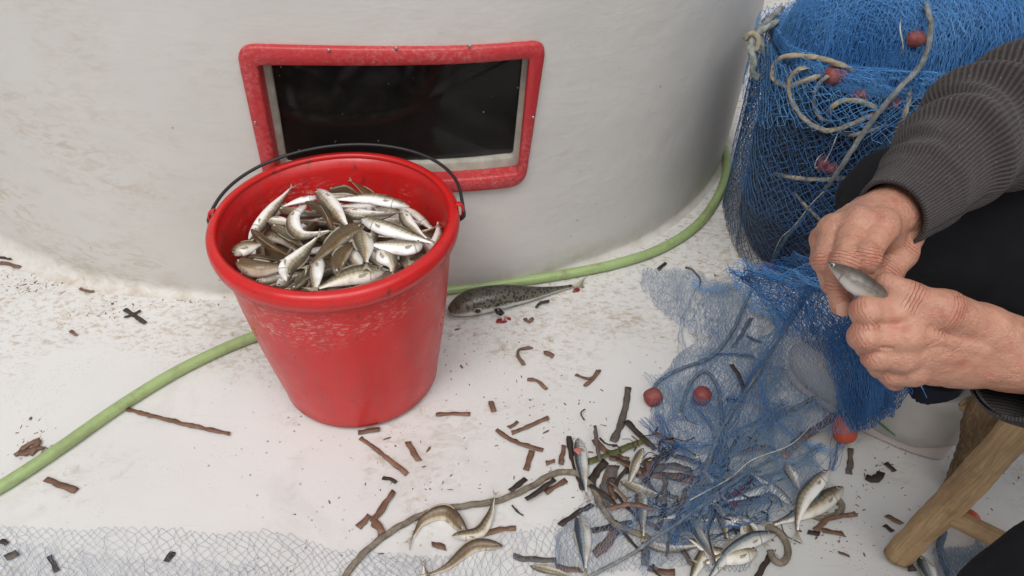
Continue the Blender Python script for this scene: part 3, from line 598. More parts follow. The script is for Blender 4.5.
bf = [
 ([(251, 237), (270, 212), (287, 191)], 11, -30, S, 2, 'slim silver fish leaning on the left inner wall of the bucket, tail upwards', 1),
 ([(226, 257), (241, 250), (260, 244)], 14, 15, O, 3, 'fish with staring eye at the far left edge of the bucket', -1),
 ([(253, 231), (270, 246), (292, 258)], 12, 62, B, 5, 'brown backed fish slanting down in the left half of the heap', 1),
 ([(233, 264), (258, 269), (288, 266)], 14, 48, B, 3, 'brown banded fish lying level along the left front of the bucket', -1),
 ([(305, 206), (293, 219), (301, 235), (326, 232)], 13, -25, S, 5, 'silver fish bent into a C in the middle of the heap', 1),
 ([(274, 227), (288, 236), (304, 248)], 13, 30, O, 3, 'olive banded fish just left of the C shaped fish', 1),
 ([(286, 281), (287, 268), (300, 256), (315, 240)], 13, -22, S, 6, 'bent bright silver fish, belly up, at the front left of the heap', 1),
 ([(318, 191), (332, 206), (347, 227)], 14, -18, S, 5, 'plump silver fish pointing up and left at the back of the heap', 1),
 ([(307, 203), (324, 212), (335, 235)], 11, 75, B, 5, 'dark brown fish curving past the plump silver one', 1),
 ([(318, 259), (316, 276), (315, 294)], 14, -25, S, 4, 'silver fish pointing straight at the front rim of the bucket', 1),
 ([(362, 226), (340, 237), (314, 261)], 13, 66, B, 7.5, 'large brown backed fish lying on top across the middle of the heap', 1),
 ([(281, 210), (302, 214), (324, 216)], 13, 22, O, 2, 'olive backed fish crossing behind the C shaped fish', 1),
 ([(316, 198), (300, 201), (284, 206)], 11, -20, S, 1, 'silver fish at the back left, under the bright belly up one', 1),
 ([(336, 274), (339, 259), (355, 242)], 13, 60, B, 6, 'brown fish curling down below the large brown backed one', -1),
 ([(360, 232), (364, 244), (366, 260)], 16, 20, O, 6.5, 'short olive fish seen head on in the centre of the heap', 1),
 ([(364, 220), (390, 230), (428, 241)], 14, 12, S, 5, 'long silver fish with yellow back pointing left in the right half', -1),
 ([(438, 250), (405, 248), (372, 244)], 15, 8, S, 6, 'silver fish lying level with its snout at the right inner wall', 1),
 ([(406, 206), (372, 199), (334, 199)], 12, 12, S, 4, 'long silver fish lying level along the back of the heap', 1),
 ([(344, 212), (362, 215), (382, 213)], 12, -20, S, 3, 'silver fish peeping out behind the plump silver one', 1),
 ([(362, 218), (380, 217), (397, 213)], 10, 20, S, 3.5, 'slender silver fish just below the long one at the back', 1),
 ([(402, 211), (409, 224), (424, 237)], 11, -15, S, 3, 'short silver fish beside the back wall on the right', 1),
 ([(380, 251), (391, 262), (403, 279)], 16, 10, S, 5, 'broad silver fish slanting to the front right of the heap', -1),
 ([(394, 253), (405, 262), (415, 275)], 14, 20, O, 3, 'silver fish sliding down the right inner wall', 1),
 ([(436, 262), (424, 262), (410, 260)], 14, 40, B, 3, 'grey brown fish lying low at the right front of the bucket', 1),
 ([(381, 272), (352, 276), (323, 286)], 16, 25, O, 5, 'speckled silver fish lying along the front of the heap', 1),
 ([(402, 281), (378, 283), (352, 292)], 12, 55, B, 4, 'brown fish lying lowest along the front rim', 1),
 ([(294, 290), (303, 280), (313, 268)], 13, 35, O, 3, 'dark striped fish rising at the front left rim', 1),
 ([(257, 282), (270, 279), (287, 277)], 12, -15, S, 1, 'pale banded fish between the broad silver fish and the right wall', 1),
 ([(278, 286), (287, 281), (297, 276)], 11, -10, S, 2, 'silver fish whose flank shows at the lower left rim', 1),
 ([(289, 291), (304, 293), (320, 293)], 11, 30, O, 2, 'small pale fish wedged at the front left rim', 1),
 ([(350, 247), (355, 258), (361, 271)], 14, -15, S, 4, 'grey silver fish tucked under the front rim', 1),
 ([(330, 191), (346, 189), (362, 196)], 10, 70, B, 3, 'dark backed fish at the very back of the heap', 1),
 ([(382, 205), (368, 194), (354, 182)], 9, 60, B, 1, 'dark tailed fish sticking up at the back wall of the bucket', 1),
 ([(371, 250), (376, 260), (381, 266)], 12, -15, S, 4, 'silver fish standing upright left of the olive face', 1),
 ([(269, 221), (280, 222), (292, 224)], 11, -15, S, 2, 'silver fish squeezed between the olive face and the broad fish', 1),
 ([(248, 258), (262, 259), (278, 261)], 12, 50, B, 1.5, 'brown fish under the level banded one at left', 1),
 ([(352, 300), (340, 292), (325, 291)], 11, 30, O, 2, 'olive fish lying along the middle of the front rim', 1),
 ([(388, 292), (405, 283), (425, 273)], 12, 40, B, 2, 'brown fish lying along the right front rim', 1),
]
for a in bf: bucket_fish(*a[:6], a[6] if len(a) > 6 else 1)
for k in range(44):                                                                  # the layer below, seen only in the gaps
    a, r = k * 2.399, .140 * math.sqrt((k + .5) / 44); x, y = BX + r * math.cos(a), BY + r * math.sin(a)
    q = random.uniform(0, math.tau) if r < .10 else a + math.pi / 2 + random.uniform(-.5, .5)
    L = random.uniform(.046, .058); z = ZB - .012 + bz((x, y)) + random.uniform(-.006, .004)
    dx, dy = L * math.cos(q), L * math.sin(q); bow = random.uniform(-.012, .012)
    pts = [np.array([x - dx, y - dy, z - .003]), np.array([x - dy / L * bow, y + dx / L * bow, z + .003]), np.array([x + dx, y + dy, z - .003])]
    mt = (S, O, S, S)[k % 4]; o = fish(pts, random.uniform(.015, .020), random.choice((-20, 10, 25, 60)), mt, flip=random.choice((1, -1)), m=18, n=10, dorsal=False)
    tag(o, 'small fish glimpsed in the gaps of the bucket heap', 'fish', 'fish lying deeper in the red bucket')
# dark packed fish below carry the heap
n = 40; V, f = lathe([(.001, -.004), (.05, -.005), (.10, -.008), (.138, -.011), (.1540, -.014)], n); V[:, 2] += ZB - .022
V[:, 2] += vnoise(V, 40, 3) * .006; f.append(np.arange(n)[None, ::-1])
o = link('packed_fish', mesh_np('packed_fish', V, f), M['fish_brown']); o.location = (BX, BY, 0); tag(o, 'dark mass of fish packed deeper in the red bucket', 'fish', kind='stuff')

# ------------------------------------------------------------------ the spotted pufferfish by the hose
pts = [D(449, 311, .020), D(470, 303, .026), D(500, 297, .026), D(535, 293, .018), D(572, 286, .009)]
PH = np.array([.26, .50, .76, .94, 1.0, .98, .86, .66, .46, .30, .20, .15, .13]); PW = np.array([.35, .62, .88, 1.0, 1.05, 1.02, .90, .68, .45, .28, .18, .12, .09])
pf = fish(pts, .049, 60, 'puffer', 'pufferfish', .86, -1, tail=1.0, dorsal=False, m=34, n=20, FHp=PH, FWp=PW, eye=False)
tag(pf, 'dark spotted pufferfish with pale belly lying against the green hose', 'pufferfish')
t_, s_, u_ = frames(spline(pts, 34))
ec = P(477.5, 310.5, 1.395); r = .0052
ec = D(478, 311, .030)
V, f = ball(ec, (.0095, .0045, .0068), 14, 8); e1 = under(link('eye', mesh_np('eye', V, f), M['seal']), pf)
V, f = ball(ec + np.array([0, -.0032, .0028]), (.0055, .0028, .0046), 12, 7); pu = link('pupil', mesh_np('pupil', V - np.array(pf.location), f), M['fish_eye']); pu.parent = e1
q = [D(494, 309, .026), D(500, 308, .027), D(505, 313, .014), D(501, 316, .010), D(496, 314, .016)]; q = np.array(q); nn = np.array([0, -.0008, .0008])
under(link('pectoral_fin', mesh_np('pectoral_fin', np.vstack([q + nn, q - nn]), [np.arange(5)[None], np.arange(5)[None, ::-1] + 5, np.array([[k, k + 5, (k + 1) % 5 + 5, (k + 1) % 5] for k in range(5)])]), M['fish_eye'], smooth=False), pf)
def smear(px, py, r, mat, seed, z=.0):
    c = D(px, py, z); th = np.linspace(0, 2 * np.pi, 18, endpoint=False); rr = r * (1 + .45 * vnoise(np.stack([np.cos(th) * 2, np.sin(th) * 2, np.full(18, seed * 3.1)], 1), 1.3, seed))
    e = np.stack([c[0] + rr * np.cos(th), c[1] + rr * np.sin(th), np.full(18, c[2] + .0006)], 1); top = e.copy(); top[:, :2] = c[:2] + (e[:, :2] - c[:2]) * .6; top[:, 2] = c[2] + r * .35
    V = np.vstack([e, top, [[c[0], c[1], c[2] + r * .45]]]); F = [grid_faces(2, 18, True), np.array([[18 + k, 18 + (k + 1) % 18, 36] for k in range(18)])]
    return V, F
V, f = join([smear(499, 321, .007, '', 1), smear(504, 322, .005, '', 2), smear(509, 319, .004, '', 3)])
tag(settle(link('blood_clot', mesh_np('blood_clot', V, f), M['blood']), D(502, 321)), 'dark red blood clot under the pufferfish gills', 'blood')
V, f = join([smear(506, 317.5, .004, '', 5, .003)]); tag(settle(link('fish_gut', mesh_np('fish_gut', V, f), M['guts_pink']), D(506, 318)), 'small pink gut scrap beside the pufferfish gills', 'fish gut')
V, f = join([smear(577, 290, .006, '', 7), smear(582, 287, .004, '', 8), smear(574, 292, .003, '', 9)]); tag(settle(link('blood_clot', mesh_np('blood_clot', V, f), M['blood']), D(577, 290)), 'dark red clot at the pufferfish tail', 'blood')

# ------------------------------------------------------------------ fish on the deck
def deck_fish(px, w, roll, mat, label, z=None, flip=1, group='fish lying loose on the deck', **kw):
    d = 1.25; dep = w * .88 * d / F_PX; zz = dep * .32 + .001 if z is None else z
    zz = zz if isinstance(zz, (list, tuple)) else [zz] * len(px)
    o = fish([D(x, y, q) for (x, y), q in zip(px, zz)], dep, roll, mat, flip=flip, **kw); tag(o, label, 'fish', group); return o
A = 'fish_sardine'
deck_fish([(578, 438), (581, 458), (586, 492)], 14, 0, A, 'silver blue sardine with a red wound standing out beside the dark seagrass strips', .011, 1)
deck_fish([(579, 514), (584, 540), (585, 568)], 16, 5, A, 'plump silver sardine pointing up at the bottom edge, red brown snout', None, 1)
deck_fish([(642, 482), (641, 500), (643, 536)], 13, 0, O, 'slim pale fish with yellow head half hidden in the seagrass tangle', .013, 1)
deck_fish([(467, 533), (446, 513), (424, 520), (413, 536)], 17, 55, B, 'brown backed fish arched like a hoop beside the brown rope', .009, 1)
deck_fish([(452, 536), (478, 533), (489, 517), (494, 498)], 12, 20, O, 'olive fish bent upwards with its tail raised over the brown rope', [.008, .008, .012, .016], -1)
deck_fish([(503, 546), (474, 546), (448, 566), (430, 574)], 13, 50, B, 'slim brown fish lying low at the bottom edge, snout to the right', .008, 1)
deck_fish([(427, 590), (425, 575), (424, 566)], 9, 10, S, 'fish cut off by the bottom edge with only its yellow tail showing', .006, 1)
deck_fish([(829, 470), (806, 496), (798, 518), (797, 530)], 17, -10, S, 'bright silver fish on top of the pair below the orange float', .024, 1, tail=1.2)
deck_fish([(843, 487), (818, 505), (795, 516), (774, 524)], 19, 8, O, 'silver fish with dark snout underneath in the pair below the orange float', .010, 1)
deck_fish([(786, 464), (793, 477), (800, 492)], 12, -10, S, 'small silver fish head poking from the net above the pair', .020, 1)
deck_fish([(757, 551), (732, 556), (706, 562)], 19, 10, O, 'olive silver fish facing right in the tangle at the bottom', .012, 1, tail=1.1)
deck_fish([(776, 534), (752, 540), (727, 556), (708, 580)], 15, 15, A, 'dark blue fish with open mouth beside the curled brown rope end', [.018, .018, .014, .010], 1)
deck_fish([(690, 520), (702, 540), (716, 562)], 13, 20, A, 'slim grey fish slanting through the net under the long rope', .014, 1)
deck_fish([(713, 502), (722, 520), (727, 538)], 13, 5, O, 'fish pointing upwards in the net below the red scraps', .012, 1)
deck_fish([(700, 513), (680, 515), (664, 518)], 12, 10, A, 'small blue grey fish lying level under the net', .010, 1)
deck_fish([(640, 540), (668, 549), (700, 546)], 11, 0, S, 'pale fish mostly hidden below the long rope', .008, 1)
deck_fish([(920, 556), (928, 570), (936, 590)], 15, 5, A, 'grey fish at the bottom edge beside the wooden stool leg', None, 1)
deck_fish([(530, 566), (552, 571), (580, 580)], 9, 10, O, 'thin pale fish at the bottom edge near the seagrass strips', None, 1)
rg = np.random.default_rng(23)
for k in range(15):                                                                  # more of the catch deep in the tangle
    x, y = rg.uniform(630, 800), rg.uniform(462, 566)
    if x + y * .9 > 1245: x -= 60
    a = rg.uniform(0, 6.28); L = rg.uniform(20, 30); dx, dy = L * math.cos(a), L * .8 * math.sin(a); z = rg.uniform(.007, .016)
    deck_fish([(x - dx, y - dy), (x + rg.uniform(-4, 4), y + rg.uniform(-4, 4)), (x + dx, y + dy)], rg.uniform(10, 13), rg.choice((-10, 5, 15, 40)), (S, A, O, S)[k % 4], 'slim silver fish caught in the tangle of net and seagrass', z, 1, 'fish caught deep in the deck net')
# ------------------------------------------------------------------ net tub and the heap of blue net in it
TC, THX, THY, TR_, TH = np.array([.797, 1.325]), .325, .178, .135, .40
def footprint(n, grow=0.0):
    r = TR_ + grow; hx, hy = THX - TR_, THY - TR_; out = []
    for cx, cy, a in ((hx, hy, 0), (-hx, hy, 90), (-hx, -hy, 180), (hx, -hy, 270)):
        for q in np.linspace(a, a + 90, 14): out.append((cx + r * math.cos(R(q)), cy + r * math.sin(R(q))))
    out.append(out[0]); out = np.array(out); s = np.concatenate([[0], np.cumsum(np.linalg.norm(np.diff(out, axis=0), axis=1))]); x = np.linspace(0, s[-1], n + 1)[:-1]
    return np.stack([np.interp(x, s, out[:, k]) for k in (0, 1)], 1) + TC, s[-1]
def lump(x, y):
    p = np.stack([x, y, 0 * x], 1); return .030 * vnoise(p, 7, 500) + .016 * vnoise(p, 15, 501)
def sd_heap(X):
    q = np.abs(X[:, :2] - TC) - np.array([THX - TR_, THY - TR_]); a = np.linalg.norm(np.maximum(q, 0), axis=1) + np.minimum(q.max(1), 0) - TR_
    w = X[:, 2] - TH; d = np.maximum(a, w)
    return smin(d, sd_ell(X, (TC[0] + .01, TC[1], TH - .02), (THX * .99, THY * 1.0, .19)) - np.where(X[:, 2] > TH, lump(X[:, 0], X[:, 1]), 0) * .8, .03)
def on_heap(px, py, off=.0):
    o = np.array([0, 0, CAM_H]); r = P(px, py, 1.0) - o; r /= np.linalg.norm(r); t = .5
    for _ in range(90):
        d = float(sd_heap((o + r * t)[None])[0]) - off
        if d < .0004: break
        t += d * .8
        if t > 3: break
    return o + r * t
N = 90; fp0, PER = footprint(N); ti, _ = footprint(N, -.006)
tub = tag(empty('net_tub', (*TC, 0)), 'dark navy plastic tub wrapped in blue fishing net', 'tub')
rows = [np.column_stack([TC + (fp0 - TC) * .93, np.full(N, .001)]), np.column_stack([TC + (fp0 - TC) * .955, np.full(N, .012)]), np.column_stack([fp0 - (fp0 - TC) * .012, np.full(N, TH)]), np.column_stack([fp0 + (fp0 - TC) * .01, np.full(N, TH + .004)]), np.column_stack([ti, np.full(N, TH)]), np.column_stack([TC + (ti - TC) * .95, np.full(N, .02)])]
o = link('tub_body', mesh_np('tub_body', np.vstack(rows), [grid_faces(6, N, True), np.arange(N)[None, ::-1], (np.arange(N) + 5 * N)[None]]), M['tub_plastic']); under(o, tub)

def net_edges(surf, nu, nv, keep=None, jit=.25, seed=0):
    "diamond mesh: knots and the twine between them"
    rg = np.random.default_rng(seed); i, j = np.meshgrid(np.arange(nu), np.arange(nv), indexing='ij')
    u = (i + .5 * (j % 2) + rg.normal(0, jit * .5, i.shape)) / nu; v = (j + rg.normal(0, jit * .5, i.shape)) / (nv - 1)
    K = surf(u.ravel(), v.ravel()); idx = np.arange(nu * nv).reshape(nu, nv); E = []
    od = (np.arange(nv - 1) % 2 == 1)
    E.append(np.stack([idx[:, :-1].ravel(), idx[:, 1:].ravel()], 1))
    a, b = idx[:-1, :-1][:, od], idx[1:, 1:][:, od]; E.append(np.stack([a.ravel(), b.ravel()], 1))
    a, b = idx[1:, :-1][:, ~od], idx[:-1, 1:][:, ~od]; E.append(np.stack([a.ravel(), b.ravel()], 1))
    E = np.vstack(E)
    if keep is not None:
        k = keep(K, u.ravel(), v.ravel()); E = E[k[E[:, 0]] & k[E[:, 1]]]
    return K, E
def twine(K, E, r, sag=0):
    "three sided twine along every edge"
    A, B = K[E[:, 0]], K[E[:, 1]]; ln = np.linalg.norm(B - A, axis=1); ok = (ln > 1e-4) & (ln < .06); A, B = A[ok], B[ok]
    t = nrm(B - A); ref = np.where(np.abs(t[:, 2:3]) > .9, np.array([[1., 0, 0]]), np.array([[0, 0, 1.]])); s = nrm(np.cross(t, ref)); u = np.cross(s, t)
    V = []
    for P_ in (A, B):
        for q in (math.pi / 2, math.pi * 7 / 6, math.pi * 11 / 6): V.append(P_ + (s * math.cos(q) + u * math.sin(q)) * r)
    V = np.stack(V, 1); n = len(A); b = np.arange(n)[:, None] * 6
    F = np.concatenate([b + np.array([[k, (k + 1) % 3, (k + 1) % 3 + 3, k + 3]]) for k in range(3)], 0)
    return V.reshape(-1, 3), [F]
def netting(name, layers, mat, parent):
    V, F = join([twine(*l) for l in layers]); o = link(name, mesh_np(name, V, F), M[mat], smooth=False); return under(o, parent)

heap = tag(empty('fishing_net', (TC[0], TC[1], .42)), 'bright blue fishing net piled over and around the tall tub', 'fishing net')
# side: hangs round the tub in stretched diamonds
PF, PERO = footprint(720, .0); PN = nrm(np.gradient(np.vstack([PF, PF[:1]]), axis=0)[:-1]); PN = np.stack([PN[:, 1], -PN[:, 0]], 1)
def side(off, seed, amp=.017):
    def f(u, v):
        w = vnoise(np.stack([u * 9, v * 3, 0 * u], 1), 1.0, seed); k = ((u + .010 * w * 1.0) % 1 * 720)
        x = np.interp(k, np.arange(721), np.append(PF[:, 0], PF[0, 0])); y = np.interp(k, np.arange(721), np.append(PF[:, 1], PF[0, 1]))
        nx = np.interp(k, np.arange(721), np.append(PN[:, 0], PN[0, 0])); ny = np.interp(k, np.arange(721), np.append(PN[:, 1], PN[0, 1]))
        z = .004 + (TH + .015) * v; q = np.stack([x * 1, y, z], 1)
        b = off + amp * (1 + vnoise(q * [1, 1, .5], 16, seed)) * .5 + .008 * np.clip(vnoise(q, 5, seed + 3), 0, 1)
        return np.stack([x + nx * b, y + ny * b, z + .006 * vnoise(q, 20, seed + 8)], 1)
    return f
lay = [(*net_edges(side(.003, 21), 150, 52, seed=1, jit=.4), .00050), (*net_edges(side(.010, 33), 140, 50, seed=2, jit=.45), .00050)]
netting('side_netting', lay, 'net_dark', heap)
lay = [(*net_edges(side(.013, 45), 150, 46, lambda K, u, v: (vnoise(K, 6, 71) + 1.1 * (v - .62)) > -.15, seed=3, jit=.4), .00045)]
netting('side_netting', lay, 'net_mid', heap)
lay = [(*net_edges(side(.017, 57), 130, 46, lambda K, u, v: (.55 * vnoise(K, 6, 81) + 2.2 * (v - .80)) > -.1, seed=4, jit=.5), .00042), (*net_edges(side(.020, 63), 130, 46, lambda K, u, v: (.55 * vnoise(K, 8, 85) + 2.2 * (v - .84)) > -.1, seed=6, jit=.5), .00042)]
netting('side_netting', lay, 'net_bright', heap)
# crumpled top: many loose layers over a packed core
def dome(x, y): 
    d = np.clip(1 - ((x - TC[0]) / (THX * .99)) ** 2 - ((y - TC[1]) / (THY * 1.0)) ** 2, 0, 1); return TH - .02 + .19 * np.sqrt(d) + lump(x, y) * np.sqrt(d)
def top(k, seed):
    def f(u, v):
        x = TC[0] + (u - .5) * THX * 2.06; y = TC[1] + (v - .5) * THY * 2.1; p = np.stack([x, y, np.full_like(x, k * .37)], 1)
        wv = vnoise3(p, 7, seed) * .045 + vnoise3(p, 19, seed + 5) * .016; x = x + wv[:, 0]; y = y + wv[:, 1]
        # keep inside the footprint
        q = np.abs(np.stack([x, y], 1) - TC) / np.array([THX, THY]); m = (q[:, 0] ** 3.2 + q[:, 1] ** 3.2) ** (1 / 3.2); s = np.where(m > 1, 1 / m, 1); x = TC[0] + (x - TC[0]) * s; y = TC[1] + (y - TC[1]) * s
        z = dome(x, y) + .004 + k * .0045 + .020 * vnoise(p, 9, seed + 9) + .011 * vnoise(p, 24, seed + 11) - np.where(m > 1, (m - 1) * .35, 0)
        return np.stack([x, y, z], 1)
    return f
def toplay(ks, r=.00036): return [(*net_edges(top(k, 100 + 13 * k), 84, 84, seed=10 + k, jit=.5), r) for k in ks]
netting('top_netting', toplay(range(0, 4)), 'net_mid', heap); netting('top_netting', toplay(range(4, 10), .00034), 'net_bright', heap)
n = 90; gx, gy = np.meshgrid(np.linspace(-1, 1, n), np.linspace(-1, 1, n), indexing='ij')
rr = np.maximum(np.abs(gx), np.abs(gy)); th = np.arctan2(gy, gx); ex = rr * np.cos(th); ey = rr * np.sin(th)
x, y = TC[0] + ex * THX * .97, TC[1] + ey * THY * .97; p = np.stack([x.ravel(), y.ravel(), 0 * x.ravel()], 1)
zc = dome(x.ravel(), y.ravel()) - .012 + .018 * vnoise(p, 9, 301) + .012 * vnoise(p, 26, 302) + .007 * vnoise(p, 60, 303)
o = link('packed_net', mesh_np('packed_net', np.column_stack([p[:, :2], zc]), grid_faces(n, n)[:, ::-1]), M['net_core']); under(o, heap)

rgf = np.random.default_rng(77); lays = []
for k in range(2600):                                                                # loose fibres that make the heap look woolly
    c = np.array([TC[0] + rgf.uniform(-1, 1) * THX, TC[1] + rgf.uniform(-1, 1) * THY]); 
    m = 7; a = rgf.uniform(0, 6.28) + np.cumsum(rgf.normal(0, .55, m)); q = c + np.cumsum(np.stack([np.cos(a), np.sin(a)], 1) * rgf.uniform(.005, .012), 0)
    qq = np.abs(q - TC) / np.array([THX, THY]); mm = (qq[:, 0] ** 3.2 + qq[:, 1] ** 3.2) ** (1 / 3.2); q = TC + (q - TC) * np.where(mm > 1, 1 / mm, 1)[:, None]
    z = dome(q[:, 0], q[:, 1]) + rgf.uniform(.01, .05) + np.cumsum(rgf.normal(0, .003, m)) - np.clip(mm - .9, 0, 1) * .2
    lays.append((np.column_stack([q, z]), np.stack([np.arange(m - 1), np.arange(1, m)], 1), .00032))
netting('loose_fibres', lays, 'net_bright', heap)
def float_on(c, r, mat, parent, ax=(1, 0, 0), name='float', stretch=1.25):
    c = np.asarray(c, float); ax = nrm(np.asarray(ax, float)); L = r * stretch; tt = np.linspace(-1, 1, 13); rad = r * (1 - np.abs(tt) ** 3.2) ** .5 * .93 + r * .10
    V, f = loft(c + ax[None] * (tt * L)[:, None], rad, n=18, up=(.2, .3, .9)); V += nrm(V - c) * (vnoise(V, 90, 5) * r * .04)[:, None]
    o = link(name, mesh_np(name, V, f), M[mat]); return under(o, parent)
ROPE = dict(strands=3, n=12, amp=.34)
def heap_rope(px, r, mat, off=.012, parent=heap, name='rope', tw=95, step=.004, wob=.0):
    pts = [on_heap(x, y, off if 0 < k < len(px) - 1 else -.02) for k, (x, y) in enumerate(px)]; return swept(name, pts, r, M[mat], step=step, parent=parent, twist=tw / max(r, .002) * .004, wob=wob, **ROPE)
Z = lambda x, y: (700 + x / 2.88, y / 2.88)
heap_rope([Z(450, 210), Z(400, 185), Z(330, 166), Z(250, 162), Z(213, 190), Z(216, 232), Z(260, 246), Z(320, 226), Z(365, 215)], .0052, 'rope_tan', .020)
heap_rope([Z(322, 205), Z(290, 198), Z(262, 225), Z(258, 262), Z(272, 305), Z(312, 352), Z(370, 376), Z(440, 356), Z(505, 322), Z(475, 296), Z(415, 290), Z(378, 312), Z(370, 350)], .0046, 'rope_tan', .024)
heap_rope([Z(395, 380), Z(440, 388), Z(500, 372), Z(560, 350)], .0040, 'rope_tan', .016)
heap_rope([Z(405, 215), Z(360, 225), Z(330, 265), Z(330, 310), Z(355, 345), Z(400, 350)], .0036, 'rope_grey', .020)
heap_rope([Z(640, -30), Z(655, 30), Z(665, 82), Z(640, 180), Z(560, 270), Z(480, 370), Z(400, 490), Z(340, 576)], .0046, 'rope_grey', .036)
heap_rope([Z(605, 250), Z(598, 300), Z(578, 352), Z(525, 440)], .0044, 'rope_tan', .020)
heap_rope([Z(205, 498), Z(250, 508), Z(310, 516), Z(380, 516), Z(445, 508)], .0044, 'rope_tan', .012)
heap_rope([Z(340, 130), Z(338, 100), Z(360, 62), Z(395, 40), Z(440, 52)], .0030, 'rope_grey', .018)
heap_rope([(818, 200), (800, 222), (785, 240), (770, 266)], .0042, 'rope_blue', .012)
heap_rope([(790, 188), (805, 205), (822, 222), (835, 232)], .0032, 'rope_tan', .011)
heap_rope([(843, 175), (815, 200), (795, 225), (780, 240), (770, 265)], .0012, 'twine', .016)
heap_rope([(828, 150), (818, 158), (815, 168), (826, 160), (838, 132), (842, 110)], .0012, 'twine', .016)
heap_rope([(905, 5), (900, 25), (903, 48), (898, 60)], .0012, 'twine', .018); heap_rope([(772, 78), (800, 70), (812, 68)], .0011, 'twine', .03)
for px, py, r, m_, ax in ((835, 76, .0165, 'float_old', (1, .2, 0)), (823, 164, .0105, 'float_old', (0, 0, 1)), (832, 168, .0095, 'float_old', (1, 0, .3)), (916, 39, .0125, 'float_old', (1, 0, 0)), (859, 97, .010, 'float_old', (1, 0, .4)), (893, 104, .010, 'float_old', (1, 0, .1)), (768, 269, .0125, 'float_old', (1, .2, .3))):
    float_on(on_heap(px, py, .012 - r * .35), r, m_, heap, ax)

# mooring rope knotted at the cabin corner
kn = empty('knotted_rope', P(754, 60, 1.40)); tag(kn, 'worn grey green rope knotted to the tub rim beside the cabin corner', 'rope')
K0 = D(757, 62, .30) * 1.0
kp = lambda x, y, d: P(x + 1, y, d - .275)
swept('rope_strand', [kp(776, 22, 1.70), kp(765, 28, 1.68), kp(754, 36, 1.66), kp(749, 48, 1.65), kp(753, 60, 1.65), kp(752, 72, 1.66), kp(757, 78, 1.67)], .0068, M['rope_green'], step=.005, parent=kn, twist=60, **ROPE)
swept('rope_strand', [kp(744, 40, 1.66), kp(750, 33, 1.65), kp(757, 38, 1.65), kp(755, 50, 1.66), kp(748, 47, 1.65)], .0054, M['rope_tan'], step=.005, parent=kn, twist=60, **ROPE)
swept('rope_strand', [kp(780, 8, 1.72), kp(768, 20, 1.70), kp(757, 32, 1.68), kp(762, 46, 1.68), kp(765, 58, 1.69)], .0060, M['rope_grey'], step=.005, parent=kn, twist=60, **ROPE)

# ------------------------------------------------------------------ net spread on the deck
dn = tag(empty('fishing_net', (*D(740, 420)[:2], 0)), 'loose blue fishing net spread over fish and seagrass before the tub', 'fishing net')
def patch(cs, seed, zc=None, zamp=.010, z0=.0035, warp=((9, .030), (26, .010)), fold=0):
    c = [D(x, y, 0) if len(q) == 0 else D(x, y, q[0]) for (x, y, *q) in cs]          # TL, TR, BR, BL
    def f(u, v):
        b = (c[0][None] * ((1 - u) * (1 - v))[:, None] + c[1][None] * (u * (1 - v))[:, None] + c[2][None] * (u * v)[:, None] + c[3][None] * ((1 - u) * v)[:, None]); p = b.copy(); p[:, 2] = seed * .77
        for fr, am in warp:
            w = vnoise3(p, fr, seed + int(fr)); b[:, 0] += w[:, 0] * am; b[:, 1] += w[:, 1] * am
        b[:, 2] += z0 + zamp * np.abs(vnoise(p, 14, seed + 50)) + .3 * zamp * np.abs(vnoise(p, 40, seed + 60)); return b
    return f
def ragged(seed, lim=.16, fr=11):
    def f(K, u, v):
        e = np.minimum(np.minimum(u, 1 - u), np.minimum(v, 1 - v)); return e > lim * .5 * (1 + vnoise(K, fr, seed))
    return f
lay = [(*net_edges(patch([(630, 255), (860, 268), (890, 475), (545, 520)], 3, warp=((6, .036), (17, .014), (50, .004))), 92, 96, ragged(5, .34, 6), seed=31, jit=.55), .00034),
       (*net_edges(patch([(668, 285), (800, 290), (840, 450), (640, 440)], 8, warp=((8, .050), (22, .014), (60, .004))), 60, 72, ragged(6, .34, 7), seed=32, jit=.55), .00036)]
netting('spread_netting', lay, 'net_clear', dn)
lay = [(*net_edges(patch([(630, 370), (860, 395), (820, 590), (560, 595)], 12, zamp=.016, z0=.018, warp=((8, .055), (24, .016), (60, .004))), 66, 66, ragged(7, .30, 7), seed=33, jit=.55), .00034),
       (*net_edges(patch([(645, 380), (850, 380), (810, 570), (630, 580)], 17, zamp=.020, z0=.018, warp=((9, .065), (27, .018), (60, .004))), 56, 58, ragged(9, .30, 7), seed=34, jit=.55), .00034)]
netting('spread_netting', lay, 'net_clear', dn)
lay = [(*net_edges(patch([(560, 460), (760, 470), (760, 590), (540, 592)], 23, zamp=.006, warp=((7, .03), (22, .012))), 56, 40, ragged(10, .3, 7), seed=35, jit=.4), .00032)]
netting('spread_netting', lay, 'net_pale', dn)
